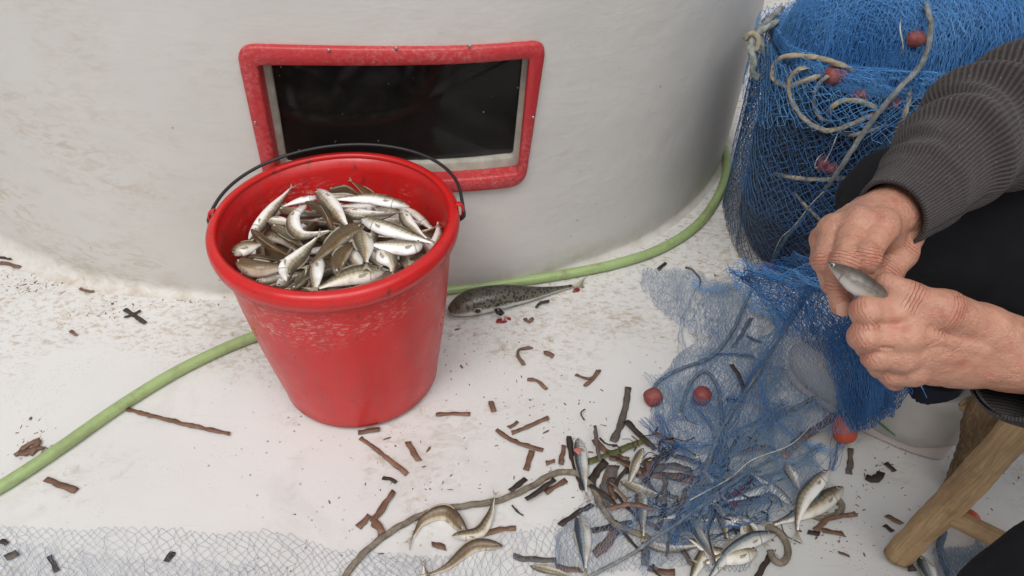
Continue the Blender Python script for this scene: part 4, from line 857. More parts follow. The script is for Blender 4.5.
# gathered folds: bunched twine running like cords through the net
def gathered(name, px, w, count, mat, seed, parent, z=.010, r=.0005, frizz=1.0):
    pts = np.array([D(x, y, (q[0] if q else z)) for (x, y, *q) in px]); L = arclen(pts); m = max(10, int(L / .010)); p = spline(pts, m); t, s, u = frames(p); rg = np.random.default_rng(seed); lays = []
    for k in range(count):
        a = rg.uniform(0, 6.28); ph = np.linspace(0, L * 60, m) + rg.uniform(0, 6); rad = w * rg.uniform(.1, 1) * (1 + .5 * np.sin(np.linspace(0, rg.uniform(3, 9), m) + a))
        q = p + s * (rad * np.cos(a + ph * .35))[:, None] + u * (np.abs(rad * np.sin(a + ph * .35)) * .6)[:, None] + rg.normal(0, .0012 * frizz, p.shape)
        lays.append((q, np.stack([np.arange(m - 1), np.arange(1, m)], 1), r))
    return netting(name, lays, mat, parent)
for i, (px, w, c_, mt) in enumerate([
    ([(812, 282, .20), (785, 325, .10), (758, 365, .03), (735, 410), (712, 455), (695, 500), (672, 545)], .011, 34, 'net_mid'),
    ([(690, 285), (712, 292), (735, 280, .02), (760, 275, .04), (800, 290, .08)], .016, 20, 'net_bright'),
    ([(700, 290), (680, 330), (690, 360), (735, 352), (770, 330), (800, 310, .03)], .014, 9, 'net_clear'),
    ([(850, 380, .05), (812, 402), (770, 420), (735, 450), (700, 480)], .009, 24, 'net_mid'),
    ([(640, 420), (665, 440), (700, 446), (742, 430), (790, 405)], .008, 22, 'net_mid'),
    ([(660, 415), (672, 445), (700, 470), (740, 480), (780, 470), (822, 445)], .009, 24, 'net_mid'),
    ([(690, 400), (712, 430), (722, 470), (715, 510), (700, 545)], .007, 18, 'net_mid'),
    ([(760, 380), (770, 410), (800, 440), (835, 455)], .008, 20, 'net_bright'),
    ([(640, 500), (680, 515), (730, 505), (780, 500)], .008, 20, 'net_dark'),
    ([(680, 540), (720, 535), (770, 515)], .009, 22, 'net_dark'),
    ([(830, 470), (840, 440, .02), (850, 400, .06)], .012, 30, 'net_mid')]):
    gathered('gathered_netting', px, w * 1.15, int(c_ * .45), mt, 60 + i, dn, r=.0004)
def deck_rope(name, px, r, mat, z=None, parent=None, step=.004, tw=1.0, wob=.0):
    pts = [D(x, y, (q[0] if q else (r if z is None else z))) for (x, y, *q) in px]; return swept(name, pts, r, M[mat], step=step, parent=parent, twist=.38 / r * tw, wob=wob, **ROPE)
deck_rope('head_rope', [(752, 290, .05), (741, 312, .02), (733, 330), (712, 356), (680, 369), (659, 381), (651, 397)], .0034, 'rope_blue', .010, dn)
deck_rope('head_rope', [(681, 410), (690, 384), (704, 371), (716, 383), (721, 405), (722, 432), (727, 455), (722, 478)], .0034, 'rope_blue', .012, dn)
deck_rope('head_rope', [(832, 258, .30), (812, 290, .16), (782, 335, .05), (748, 388), (722, 428), (706, 470), (696, 505)], .0034, 'rope_grey', .014, dn)
deck_rope('head_rope', [(872, 362, .10), (838, 384, .03), (800, 405), (770, 421), (745, 450)], .0032, 'rope_grey', .014, dn)
deck_rope('head_rope', [(588, 577), (630, 555), (654, 538), (678, 523), (706, 503), (728, 486), (752, 470), (788, 450)], .0028, 'rope_grey', .018, dn)
deck_rope('lacing_twine', [(690, 500), (730, 478), (752, 460), (790, 445), (812, 426), (819, 431), (830, 425), (862, 404, .04), (885, 388, .08)], .0010, 'twine', .030, dn)
for px, py, r, m_, z in ((653, 397, .0145, 'float_old', .014), (702, 396, .0145, 'float_old', .014)): float_on(D(px, py, z), r, m_, dn, (.25, .1, 1) if px > 660 else (.9, .3, .3), stretch=1.05)
float_on(D(845, 429, .045), .0175, 'float', dn, (.12, .75, .65), stretch=1.30)
# pale net along the bottom edge
pn = tag(empty('fishing_net', (*D(180, 570)[:2], 0)), 'thin pale net lying flat along the bottom left edge of the deck', 'fishing net')
lay = [(*net_edges(patch([(-90, 520), (430, 548), (470, 720), (-120, 720)], 41, zamp=.004, z0=.002, warp=((5, .022), (16, .008))), 66, 38, ragged(15, .04), seed=41, jit=.35), .00024),
       (*net_edges(patch([(-80, 535), (300, 556), (320, 700), (-110, 700)], 46, zamp=.005, z0=.003, warp=((6, .028), (18, .008))), 46, 30, ragged(16, .10), seed=42, jit=.4), .00023),
       (*net_edges(patch([(330, 545), (620, 520), (640, 700), (330, 700)], 48, zamp=.005, z0=.003, warp=((6, .024), (18, .008))), 40, 32, ragged(17, .16), seed=43, jit=.4), .00026)]
netting('spread_netting', lay, 'net_pale', pn)
# pale bag of net by the stool
bn = tag(empty('fishing_net', (*D(970, 560)[:2], 0)), 'small pale net bundle edged with dark rope under the stool', 'fishing net')
lay = [(*net_edges(patch([(935, 545), (1010, 535), (1040, 640), (940, 640)], 51 + k, zamp=.02, z0=.006, warp=((10, .02), (25, .01))), 30, 30, ragged(18), seed=51 + k, jit=.4), .00042) for k in range(3)]
netting('bundled_netting', lay, 'net_pale', bn)
deck_rope('edge_rope', [(944, 532), (940, 545), (943, 560), (952, 580), (965, 600)], .0055, 'rope_blue', None, bn); float_on(D(970, 519, .012), .0125, 'float', bn, (.6, .4, .3), stretch=1.0)

# ------------------------------------------------------------------ loose rope on the deck
tag(deck_rope('rope', [(335, 592), (348, 572), (366, 551), (395, 529), (430, 512), (470, 505, .007), (500, 500), (530, 487), (553, 474), (575, 473), (592, 487), (603, 508), (615, 524), (634, 532), (652, 540)], .0052, 'rope_brown'), 'long brown rope snaking from the bottom edge into the seagrass', 'rope')
tag(deck_rope('rope', [(766, 527), (778, 531), (786, 543), (788, 556), (781, 563), (773, 558), (770, 551)], .0054, 'rope_brown', .008), 'short brown rope end curled like a hook beside the open mouthed fish', 'rope')
tag(deck_rope('rope', [(808, 514), (822, 518), (836, 515), (842, 507), (839, 500), (833, 497)], .0050, 'rope_brown'), 'short brown rope end curled below the fish pair', 'rope')

# ------------------------------------------------------------------ seagrass strips and scraps
def strip(px, w, mat, label, z=.0015, th=.0008, name='seagrass_strip', cat='seagrass', group='brown seagrass strips on the deck'):
    zz = z if isinstance(z, (list, tuple)) else [z] * len(px); pts = np.array([D(x, y, q + th) for (x, y), q in zip(px, zz)]); m = max(5, int(arclen(pts) / .006)); p = spline(pts, m)
    hw = w * 1.05 / F_PX / 2 * (1 + (.6 if name == 'seaweed_curl' else .22) * vnoise(p, 110, int(px[0][0])));  p[:, 2] += .0016 * (1 + vnoise(p, 55, 4))
    t_, s_, u_ = frames(p); sl = (vnoise(np.array([[px[0][0], px[0][1], 1.5]]), .37, 3)[0]) * hw.mean() * .8; end = np.zeros(m); end[0] = sl; end[-1] = sl
    V = np.stack([p + s_ * (hw * a)[:, None] + u_ * (th * b * .6) + t_ * (end * a)[:, None] + s_ * (.0013 * vnoise(p + a, 230, 12))[:, None] for a, b in ((-1, -1), (1, -1), (1, 1), (0, 1.25), (-1, 1))], 1).reshape(-1, 3)
    f = [grid_faces(m, 5, True), np.arange(5)[None, ::-1], (np.arange(5) + (m - 1) * 5)[None]]; V += vnoise3(V, 120, 9) * .0009; V[:, 2] = np.maximum(V[:, 2], .0004); o = link(name, mesh_np(name, V, f), M[mat], smooth=False); settle(o, p[m // 2] * [1, 1, 0]); tag(o, label, cat, group); return o
BR, DK, GY, GN = 'seagrass_brown', 'seagrass_dark', 'seagrass_grey', 'seagrass_green'
ST = [
 ([(127, 410), (178, 423), (230, 435)], 5.5, BR, 'longest straight brown strip, lying below the green hose'),
 ([(46, 480), (77, 491)], 7, BR, 'wide brown strip below the hose near the left edge'),
 ([(36, 467), (41, 460), (45, 452)], 6, BR, 'short brown strip poking out under the hose near the left edge'),
 ([(125, 310), (135, 316), (145, 324)], 6, DK, 'dark scrap, long arm of the small cross left of the bucket'),
 ([(124, 318), (132, 315), (141, 311)], 4, DK, 'dark scrap, short arm of the small cross left of the bucket'),
 ([(358, 433), (380, 430)], 6, BR, 'short brown strip against the foot of the bucket'),
 ([(360, 438), (384, 456), (407, 475)], 6, BR, 'straight brown strip slanting down just right of the bucket foot'),
 ([(408, 442), (413, 452), (419, 461)], 7, BR, 'frayed short strip right of the slanting one'),
 ([(436, 415), (452, 414), (470, 414)], 5.5, BR, 'level brown strip right of the bucket'),
 ([(491, 402), (494, 412)], 6, BR, 'stubby upright scrap above the crossing strips'),
 ([(509, 428), (518, 422)], 5, BR, 'small scrap above the straight rising strip'),
 ([(512, 433), (530, 426), (549, 418)], 5.5, BR, 'straight strip rising to the right in mid deck'),
 ([(496, 430), (512, 441), (543, 451)], 5.5, BR, 'gently curved strip falling to the right in mid deck'),
 ([(526, 471), (532, 451)], 6.5, BR, 'upright strip below the curved one'),
 ([(546, 464), (555, 461)], 5, BR, 'tiny scrap left of the dark upright strip'),
 ([(561, 465), (564, 446)], 6, BR, 'short upright strip left of the dark wet one'),
 ([(569, 437), (572, 456), (583, 490)], 6.5, DK, 'dark wet strip pressed against the sardine with red wound'),
 ([(510, 492), (526, 479)], 6, DK, 'dark strip lying above the brown rope'),
 ([(526, 500), (541, 490), (555, 480)], 5.5, DK, 'dark strip crossing under the brown rope', .011),
 ([(545, 493), (557, 486), (566, 480)], 7, BR, 'frayed brown strip beside the bend of the rope'),
 ([(394, 492), (383, 508), (372, 523)], 7, BR, 'rising arm of the forked brown scrap near the rope'),
 ([(372, 522), (380, 528), (382, 535)], 9, BR, 'stubby foot of the forked brown scrap near the rope'),
 ([(358, 528), (370, 516)], 7, BR, 'small scrap left of the forked one'),
 ([(481, 535), (498, 531), (516, 528)], 6, BR, 'brown strip right of the arched fish'),
 ([(513, 557), (534, 560), (556, 561)], 6, GY, 'level grey strip below the arched fish'),
 ([(432, 545), (446, 548)], 6, BR, 'small brown scrap below the arched fish'),
 ([(556, 567), (568, 570), (581, 570)], 6, BR, 'level brown strip behind the plump sardine'),
 ([(628, 388), (626, 404), (621, 424), (613, 442)], 8, GY, 'wide grey strip running up from the tangle'),
 ([(626, 421), (639, 435), (655, 450)], 7, DK, 'dark straight strip falling into the net', .006),
 ([(588, 462), (606, 456), (624, 449), (644, 441)], 7.5, GN, 'olive green strip lying across the tangle', .006),
 ([(595, 440), (602, 449), (613, 455)], 8, BR, 'reddish brown scrap at the left of the tangle'),
 ([(606, 462), (598, 471), (590, 482)], 9, DK, 'dark strip below the olive one'),
 ([(613, 466), (607, 485), (603, 508)], 15, GY, 'broad grey blade hanging down in the tangle', .003),
 ([(617, 457), (631, 467), (645, 474)], 10, BR, 'wide pale brown blade in the middle of the tangle', .005),
 ([(653, 460), (668, 455), (676, 447)], 6.5, DK, 'dark strip curving up at the right of the tangle', .008),
 ([(640, 479), (655, 470), (671, 466), (692, 472)], 8, GY, 'grey strip arching over the right of the tangle', .008),
 ([(648, 474), (680, 478), (712, 485)], 10, BR, 'broad brown strip running right under the net', .004),
 ([(675, 456), (688, 461), (702, 466)], 6, GY, 'straight grey strip upper right in the tangle', .010),
 ([(646, 477), (649, 462)], 7, BR, 'short upright brown piece in the tangle', .010),
 ([(609, 509), (632, 505), (653, 510)], 6, BR, 'brown strip crossing over the slim pale fish', .020),
 ([(663, 492), (664, 510), (657, 531)], 6.5, DK, 'upright nearly black strip right of the slim pale fish', .004),
 ([(592, 532), (613, 527), (632, 522)], 6.5, DK, 'dark strip right of the plump sardine'),
 ([(616, 530), (607, 544), (594, 555)], 11, BR, 'crumpled brown blade near the plump sardine'),
 ([(646, 541), (645, 566)], 8, GY, 'grey upright strip near the bottom edge'),
 ([(648, 568), (662, 573), (675, 573)], 6, BR, 'small brown strip on the bottom edge of the tangle'),
 ([(815, 531), (830, 519), (856, 514)], 6, BR, 'long arm of the brown forked scrap below the fish pair', .006),
 ([(821, 530), (844, 535)], 5.5, BR, 'short arm of the brown forked scrap below the fish pair'),
 ([(807, 533), (820, 534)], 6, DK, 'dark knot of the forked scrap below the fish pair'),
 ([(771, 555), (764, 566), (755, 580)], 6.5, DK, 'dark strip at the bottom edge by the curled rope'),
 ([(838, 553), (849, 557)], 2.5, BR, 'thin brown sliver right of the curled rope'),
 ([(851, 449), (849, 474)], 6, GY, 'grey brown strip hanging below the orange float'),
 ([(783, 457), (800, 440), (820, 427), (840, 414)], 10, BR, 'broad brown blade tangled in the net left of the float', .020),
 ([(740, 454), (756, 448), (774, 448)], 7, BR, 'brown strip in the net left of the broad blade', .016),
 ([(751, 319), (742, 334), (733, 348)], 5.5, GY, 'straight grey strip showing through the clear net'),
 ([(747, 336), (755, 341), (762, 343)], 4, DK, 'small dark strip beside the grey one in the clear net'),
 ([(714, 354), (735, 355), (755, 358)], 4, DK, 'thin dark strip lying level in the clear net'),
 ([(726, 400), (742, 402)], 5, DK, 'dark scrap in the net right of the old float'),
 ([(886, 516), (902, 524)], 5, BR, 'brown scrap left of the stool leg'),
 ([(884, 526), (893, 532)], 5, DK, 'dark scrap left of the stool leg'),
 ([(885, 464), (895, 472)], 6, DK, 'dark scrap beside the white shoe'),
 ([(6, 559), (18, 553)], 7, GY, 'grey strip in the pale net at the left edge'),
 ([(50, 556), (57, 572)], 5, DK, 'dark strip in the pale net near the left edge'),
 ([(166, 562), (173, 552)], 6, DK, 'dark strip lying in the middle of the pale net'),
 ([(0, 541), (8, 544)], 6, DK, 'dark scrap at the far left on the pale net'),
 ([(658, 270), (666, 263)], 5, DK, 'dark scrap right of the pufferfish on the pale deck'),
 ([(0, 263), (8, 264), (20, 268)], 6, BR, 'brown scrap at the cabin foot on the left edge'),
 ([(0, 258), (8, 259), (14, 260)], 5, DK, 'dark scrap nearest the cabin foot on the left edge'),
 ([(80, 289), (87, 292), (94, 292)], 4, BR, 'small scrap at the cabin foot above the dark cross'),
 ([(70, 331), (77, 336)], 4.5, BR, 'small scrap below the cabin foot, left of the dark cross'),
]
for a in ST: strip(a[0], a[1], a[2], a[3], *(a[4:]))
rg = np.random.default_rng(41)
for k in range(34):                                                                  # loose pieces of the tangle that look all alike
    x, y = rg.normal(668, 52), rg.normal(488, 34); a = rg.uniform(0, 6.28); L = rg.uniform(7, 24); dx, dy = L * math.cos(a), .8 * L * math.sin(a)
    if y > 572 or x > 800: continue
    strip([(x - dx, y - dy), (x + rg.uniform(-3, 3), y + rg.uniform(-3, 3)), (x + dx, y + dy)], rg.uniform(2.5, 6), (DK, GY, BR, DK)[k % 4], 'seagrass strip lying crosswise in the tangle under the deck net', rg.uniform(.002, .016), group='seagrass strips in the tangle')
# curly scraps
def curl(px, w, label, mat=BR):
    return strip(px, w, mat, label, .001, .0022, 'seaweed_curl', 'seaweed', 'curled seaweed scraps on the deck')
curl([(524, 365), (518, 357), (519, 350), (527, 348), (532, 349)], 4.5, 'hook shaped seaweed scrap below the pufferfish')
curl([(527, 380), (535, 380), (541, 384), (547, 389)], 4, 'wavy seaweed scrap below the hook shaped one')
curl([(576, 375), (587, 379), (592, 378), (598, 372)], 3.5, 'twig like seaweed scrap right of the wavy one'); curl([(584, 386), (593, 380), (600, 371)], 3.5, 'seaweed sliver crossing the twig like scrap')
curl([(544, 353), (549, 354), (553, 357)], 5, 'small seaweed clot right of the hook shaped scrap')
curl([(525, 319), (529, 322), (533, 319)], 4, 'tiny curled scrap in front of the pufferfish')
curl([(536, 308), (540, 304), (549, 302)], 4, 'curled scrap at the pufferfish belly', DK)
curl([(466, 279), (470, 280), (474, 278)], 5, 'scrap on the hose behind the pufferfish head', DK)
for k, q in enumerate([[(15, 456), (24, 448), (33, 443), (40, 440)], [(18, 452), (26, 454), (34, 449), (44, 450)], [(30, 455), (36, 447), (38, 441)]]): curl(q, 6, ('ragged seaweed clump leaning on the hose near the left edge', 'lower wad of the seaweed clump on the hose', 'upright wad of the seaweed clump on the hose')[k], BR)
curl([(383, 478), (390, 480), (396, 483)], 3, 'thin dark curl between the bucket strips', DK); curl([(512, 506), (517, 512), (523, 516)], 1.8, 'hair thin twig beside the brown rope', DK)
curl([(866, 477), (872, 480), (879, 477), (880, 473)], 9, 'round brown seaweed lump below the white shoe', DK); curl([(904, 556), (908, 563), (912, 572)], 6, 'dark seaweed tuft left of the stool foot', DK)
curl([(685, 268), (692, 270), (700, 280), (699, 288)], 1.6, 'thin loose thread at the upper edge of the clear net', GY)
# crumbs nobody could count
rg = np.random.default_rng(5); parts = []
def crumb(c, r):
    V, f = ball((c[0], c[1], r * .25), (r * rg.uniform(.6, 2.6), r * rg.uniform(.3, .9), r * .22), 6, 4); a = rg.uniform(0, 3.1); q = V - [c[0], c[1], 0]; V = np.stack([c[0] + q[:, 0] * math.cos(a) - q[:, 1] * math.sin(a), c[1] + q[:, 0] * math.sin(a) + q[:, 1] * math.cos(a), q[:, 2]], 1); return V + vnoise3(V, 300, 2) * r * .2, f
for cx, cy, sx, sy, n in ((560, 430, 80, 50, 60), (640, 480, 60, 40, 120), (30, 285, 40, 12, 70), (100, 310, 30, 8, 40), (470, 350, 40, 30, 50), (420, 480, 60, 40, 40), (840, 520, 40, 30, 70), (770, 500, 60, 40, 60), (300, 450, 160, 80, 16), (40, 445, 30, 14, 50), (500, 300, 60, 8, 40), (880, 470, 30, 30, 30), (700, 240, 40, 22, 30), (200, 300, 60, 6, 40), (960, 470, 40, 60, 30)):
    for _ in range(n):
        x, y = rg.normal(cx, sx * .6), rg.normal(cy, sy * .6); c = D(x, y)
        if c[1] > wall_y(min(max(c[0], -1.4), .5), .01) - .012 or math.hypot(c[0] - BX, c[1] - BY) < .135: continue
        parts.append(crumb(c, rg.choice([.0011, .0016, .0022, .0032], p=[.5, .32, .14, .04])))
V, f = join(parts); tag(link('seagrass_crumbs', mesh_np('seagrass_crumbs', V, f), M['seagrass_brown'], smooth=False), 'brown seagrass crumbs scattered over the deck', 'crumbs', kind='stuff')
parts = []
for cx, cy, sx, sy, n in ((730, 505, 40, 28, 26), (690, 490, 60, 40, 26), (640, 460, 40, 30, 20)):
    for _ in range(n):
        c = D(rg.normal(cx, sx * .6), rg.normal(cy, sy * .6)); a = rg.uniform(0, 6.28); L = rg.uniform(.008, .024); z = rg.uniform(.004, .02)
        p = spline([c + [0, 0, z], c + [L * math.cos(a), L * math.sin(a), z + .003], c + [1.7 * L * math.cos(a + .5), 1.7 * L * math.sin(a + .5), z]], 6); parts.append(loft(p, rg.uniform(.0006, .0020), .0007, n=4))
V, f = join(parts); tag(link('seagrass_litter', mesh_np('seagrass_litter', V, f), M['seagrass_dark'], smooth=False), 'fine dark seagrass litter tangled in the deck net', 'seagrass', kind='stuff')
for k, (px, py, r) in enumerate(((737, 496, .008), (733, 503, .006), (742, 489, .006))):
    V, f = smear(px, py, r, '', 20 + k, .014); tag(settle(link('red_scrap', mesh_np('red_scrap', V, f), M['blood']), D(px, py, 0)), ('largest red scrap among the net and fish', 'lower red scrap among the net and fish', 'upper red scrap among the net and fish')[k], 'scrap', 'red scraps in the net')
V, f = smear(578, 451, .0055, '', 31, .022); tag(settle(link('fish_wound', mesh_np('fish_wound', V, f), M['guts_pink']), D(578, 451, 0)), 'pink red gut scrap on the sardine beside the dark wet strip', 'fish gut')
# ------------------------------------------------------------------ the seated person
person = empty('person', (.86, .62, 0)); tag(person, 'seated person in grey knitted sweater and black trousers picking a fish out of the net', 'person')
# right hand (far one): joints as seen, with their distance from the camera
def J(*q): return np.array([P(*a) for a in q])
rW = P(934, 190, .705)
RF = [J((882, 226, .648), (865, 257, .624), (867, 279, .636), (879, 289, .650)),          # index
      J((857, 222, .650), (844, 261, .626), (838, 286, .632), (841, 305, .634)),          # middle
      J((834, 229, .662), (826, 260, .641), (833, 283, .654), (843, 291, .668)),          # ring
      J((824, 239, .682), (822, 260, .668), (829, 276, .676), (838, 283, .690))]          # little
RRD = [(.0128, .0112, .0098, .0082), (.0122, .0108, .0098, .0084), (.0118, .0102, .0092, .0078), (.0110, .0095, .0086, .0072)]
RT_ = J((905, 228, .690), (899, 252, .680), (886, 276, .674), (872, 289, .670)); RTR = (.017, .0145, .0120, .0095)
lW = P(1024, 357, .632)
LF = [J((917, 312, .606), (866, 312, .600), (870, 322, .622), (893, 318, .636)),
      J((906, 336, .604), (864, 336, .602), (869, 346, .624), (892, 342, .638)),
      J((901, 356, .612), (875, 357, .612), (880, 366, .632), (898, 362, .644)),
      J((912, 371, .626), (890, 373, .630), (894, 379, .646), (906, 374, .652))]
LRD = [(.0128, .0116, .0102, .009), (.0122, .0112, .0100, .009), (.0118, .0098, .0090, .0085), (.0112, .0090, .0085, .008)]
LT_ = J((985, 330, .618), (945, 311, .603), (910, 298, .602), (887, 284, .607)); LTR = (.020, .0155, .0118, .0092)
def hand(W, dirn, Fg, Rd, Th, Tr, palm_push, veins):
    W2 = W + dirn * .10
    cen = (W + Fg[1][0] + Fg[2][0]) / 3
    def fn(X):
        pal = sd_cap(X, W, W2, .0285, .033)
        for k, (f_, r_) in enumerate(zip(Fg, Rd)):
            b = W + (f_[0] - W) * .12 + palm_push * .004; pal = smin(pal, sd_cap(X, b, f_[0] + palm_push * .004, .022, r_[0] * 1.02), .012)
        pal = smin(pal, sd_cap(X, W * .35 + Fg[0][0] * .65 + palm_push * .016, W * .45 + Fg[3][0] * .55 + palm_push * .016, .018, .018), .014)
        th = chain(X, Th, Tr, .006); pal = smin(pal, sd_cap(X, W * .75 + Th[0] * .25, Th[0], .022, Tr[0]), .014)
        pal = smin(pal, sd_cap(X, Th[1], Fg[0][0] + palm_push * .006, .010, .010), .012)          # web of the thumb
        fg = None
        for f_, r_ in zip(Fg, Rd):
            c_ = chain(X, f_, r_, .0035)
            c_ = smin(c_, np.linalg.norm(X - f_[1] + palm_push * .0022, axis=1) - r_[1] * .95, .004)   # knuckle
            fg = c_ if fg is None else smin(fg, c_, .0006)
        for f_, r_ in zip(Fg, Rd): pal = smin(pal, np.linalg.norm(X - f_[0] + palm_push * .004, axis=1) - r_[0] * .98, .006)
        d = smin(pal, fg, .0045); d = smin(d, th, .004)
        for f_, g_, r_ in zip(Fg[:-1], Fg[1:], Rd):
            a, b = (f_[0] + g_[0]) / 2 - palm_push * r_[0] * .72, (f_[1] + g_[1]) / 2 - palm_push * r_[1] * .95; d = smax(d, -sd_cap(X, a * .5 + b * .5, a * .2 + b * .8, .0014, .0022), .0022)
        for a, b, r in veins: d = smin(d, sd_cap(X, a, b, r, r * .8), .005)
        return d + .0007 * vnoise(X, 95, 4) + .0005 * vnoise(X, 230, 6)
    pts = np.vstack([W2[None], W[None], Th] + Fg); lo, hi = pts.min(0) - .04, pts.max(0) + .04
    V, F = surface_nets(fn, lo, hi, .0018)
    # folds of the skin over the joints
    cr = np.zeros(len(V)); jal = np.zeros(len(V)); jw = np.zeros(len(V))
    for f_, r_ in list(zip(Fg, Rd)) + [(Th, Tr)]:
        for j in (1, 2):
            a = nrm(f_[j] - f_[j - 1]); b = nrm(f_[j + 1] - f_[j]); ax = nrm(a + b); q = V - f_[j]; al = q @ ax; dist = np.linalg.norm(q - al[:, None] * ax, axis=1)
            w = np.clip(1 - np.abs(al) / .0085, 0, 1) * np.clip((r_[j] * 1.5 - dist) / (r_[j] * .3), 0, 1); up = w > jw; jal = np.where(up, al, jal); jw = np.maximum(jw, w)
    for f_, g_ in zip(Fg[:-1], Fg[1:]):                                                            # lines between neighbouring fingers
        a, b = (f_[0] + g_[0]) / 2, (f_[1] + g_[1]) / 2; cr = np.maximum(cr, .8 * np.clip(1 - np.abs(sd_cap(V, a * .7 + b * .3, b, 0, 0)) / .005, 0, 1))
    return V, F, cr, jal, jw
cf = np.array([0, math.cos(PITCH), -math.sin(PITCH)])                                              # away from the camera
rdir = nrm(P(1000, 118, .745) - rW); ldir = nrm(P(1110, 372, .66) - lW)
veinsR = []
veinsL = [(P(1000, 354, .6085), P(928, 336, .5975), .0030), (P(985, 362, .611), P(935, 354, .605), .0026), (P(1000, 345, .611), P(950, 326, .603), .0026)]
hR = hand(rW, rdir, RF, RRD, RT_, RTR, cf, veinsR); hL = hand(lW, ldir, LF, LRD, LT_, LTR, cf, veinsL)
# shoulders, head, trunk under the clothes (outside the picture)
SH_R, SH_L = np.array([.80, .80, .915]), np.array([.80, .42, .915]); EL_R, EL_L = P(1084, 84, .80), np.array([.665, .330, .60])
PEL = np.array([.93, .62, .49]); NECK = np.array([.79, .61, .99]); HEAD = np.array([.72, .61, 1.13])
def body_fn(X):
    d = smin(sd_ell(X, HEAD, (.098, .078, .118)), sd_ell(X, HEAD + [-.035, 0, -.07], (.062, .055, .06)), .03)
    d = smin(d, sd_cap(X, HEAD + [-.10, 0, -.01], HEAD + [-.118, 0, -.034], .010, .016), .012)            # nose
    for s in (-1, 1):
        d = smin(d, sd_ell(X, HEAD + [.012, s * .082, -.015], (.022, .010, .034)), .008); d = smax(d, -sd_ell(X, HEAD + [-.098, s * .032, .010], (.018, .018, .012)), .012)
    d = smax(d, -sd_cap(X, HEAD + [-.102, -.022, -.072], HEAD + [-.102, .022, -.072], .004, .004), .006)   # mouth
    d = smin(d, sd_cap(X, HEAD + [.025, 0, -.07], NECK, .055, .06), .03); d = smin(d, sd_cap(X, NECK, PEL, .085, .12), .06)
    for a, b, c in ((SH_R, EL_R, rW), (SH_L, EL_L, lW)): d = smin(d, sd_cap(X, NECK, a, .05, .05), .05); d = smin(d, sd_cap(X, a, b, .046, .036), .02); d = smin(d, sd_cap(X, b, c, .036, .026), .015)
    return d
Vb, Fb = surface_nets(body_fn, (.28, .20, .35), (1.10, .98, 1.30), .010)
Vj, Fj = join([(Vb, [Fb]), (hR[0], [hR[1]]), (hL[0], [hL[1]])])
o = link('body', mesh_np('body', Vj, Fj, {nm: np.concatenate([np.zeros(len(Vb)), hR[k], hL[k]]) for nm, k in (('crease', 2), ('jal', 3), ('jw', 4))}), M['skin']); under(o, person)
def nail(tip, prev, face, w, L, name='fingernail'):
    tip, prev, face = map(np.asarray, (tip, prev, face)); t = nrm(tip - prev); s = nrm(np.cross(t, face)); u = nrm(np.cross(s, t)); u = u if u @ face > 0 else -u; rows = []
    for a in np.linspace(-1, 1, 9):
        hw = w * (1 - max(0, abs(a) - .45) ** 2 * 1.6); rows.append([tip + t * (a * L) + s * (hw * b) - u * (.35 * w * b * b) for b in np.linspace(-1, 1, 7)])
    V = np.array(rows).reshape(-1, 3); V2 = V - u * .0012; f = grid_faces(9, 7); o = link(name, mesh_np(name, np.vstack([V, V2]), [f, f[:, ::-1] + 63]), M['nail']); return under(o, person)
cu = np.array([0, math.sin(PITCH), math.cos(PITCH)])
nail(LT_[3] - cf * .0074 + cu * .0028, LT_[2] - cf * .0092 + cu * .0040, -cf * .85 + cu * .5, .0050, .0055)
nail(RF[1][3] - cf * .0084 - cu * .003, RF[1][2] - cf * .0098, -cf - cu * .1, .0062, .0060)
# eyes and hair
for s in (-1, 1): V, f = ball(HEAD + [-.080, s * .032, .008], .013, 14, 9); e = under(link('eye', mesh_np('eye', V, f), M['nail']), person)
def hair_fn(X): return smax(smax(sd_ell(X, HEAD + [.010, 0, .012], (.104, .086, .122)), -(sd_ell(X, HEAD + [-.135, 0, -.04], (.12, .11, .12))), .01), -(X[:, 2] - HEAD[2] + .045 - (X[:, 0] - HEAD[0]) * -.3), .01) + .003 * vnoise(X, 60, 2)
V, f = surface_nets(hair_fn, HEAD - .16, HEAD + .17, .008); under(link('hair', mesh_np('hair', V, f), M['hair']), person)

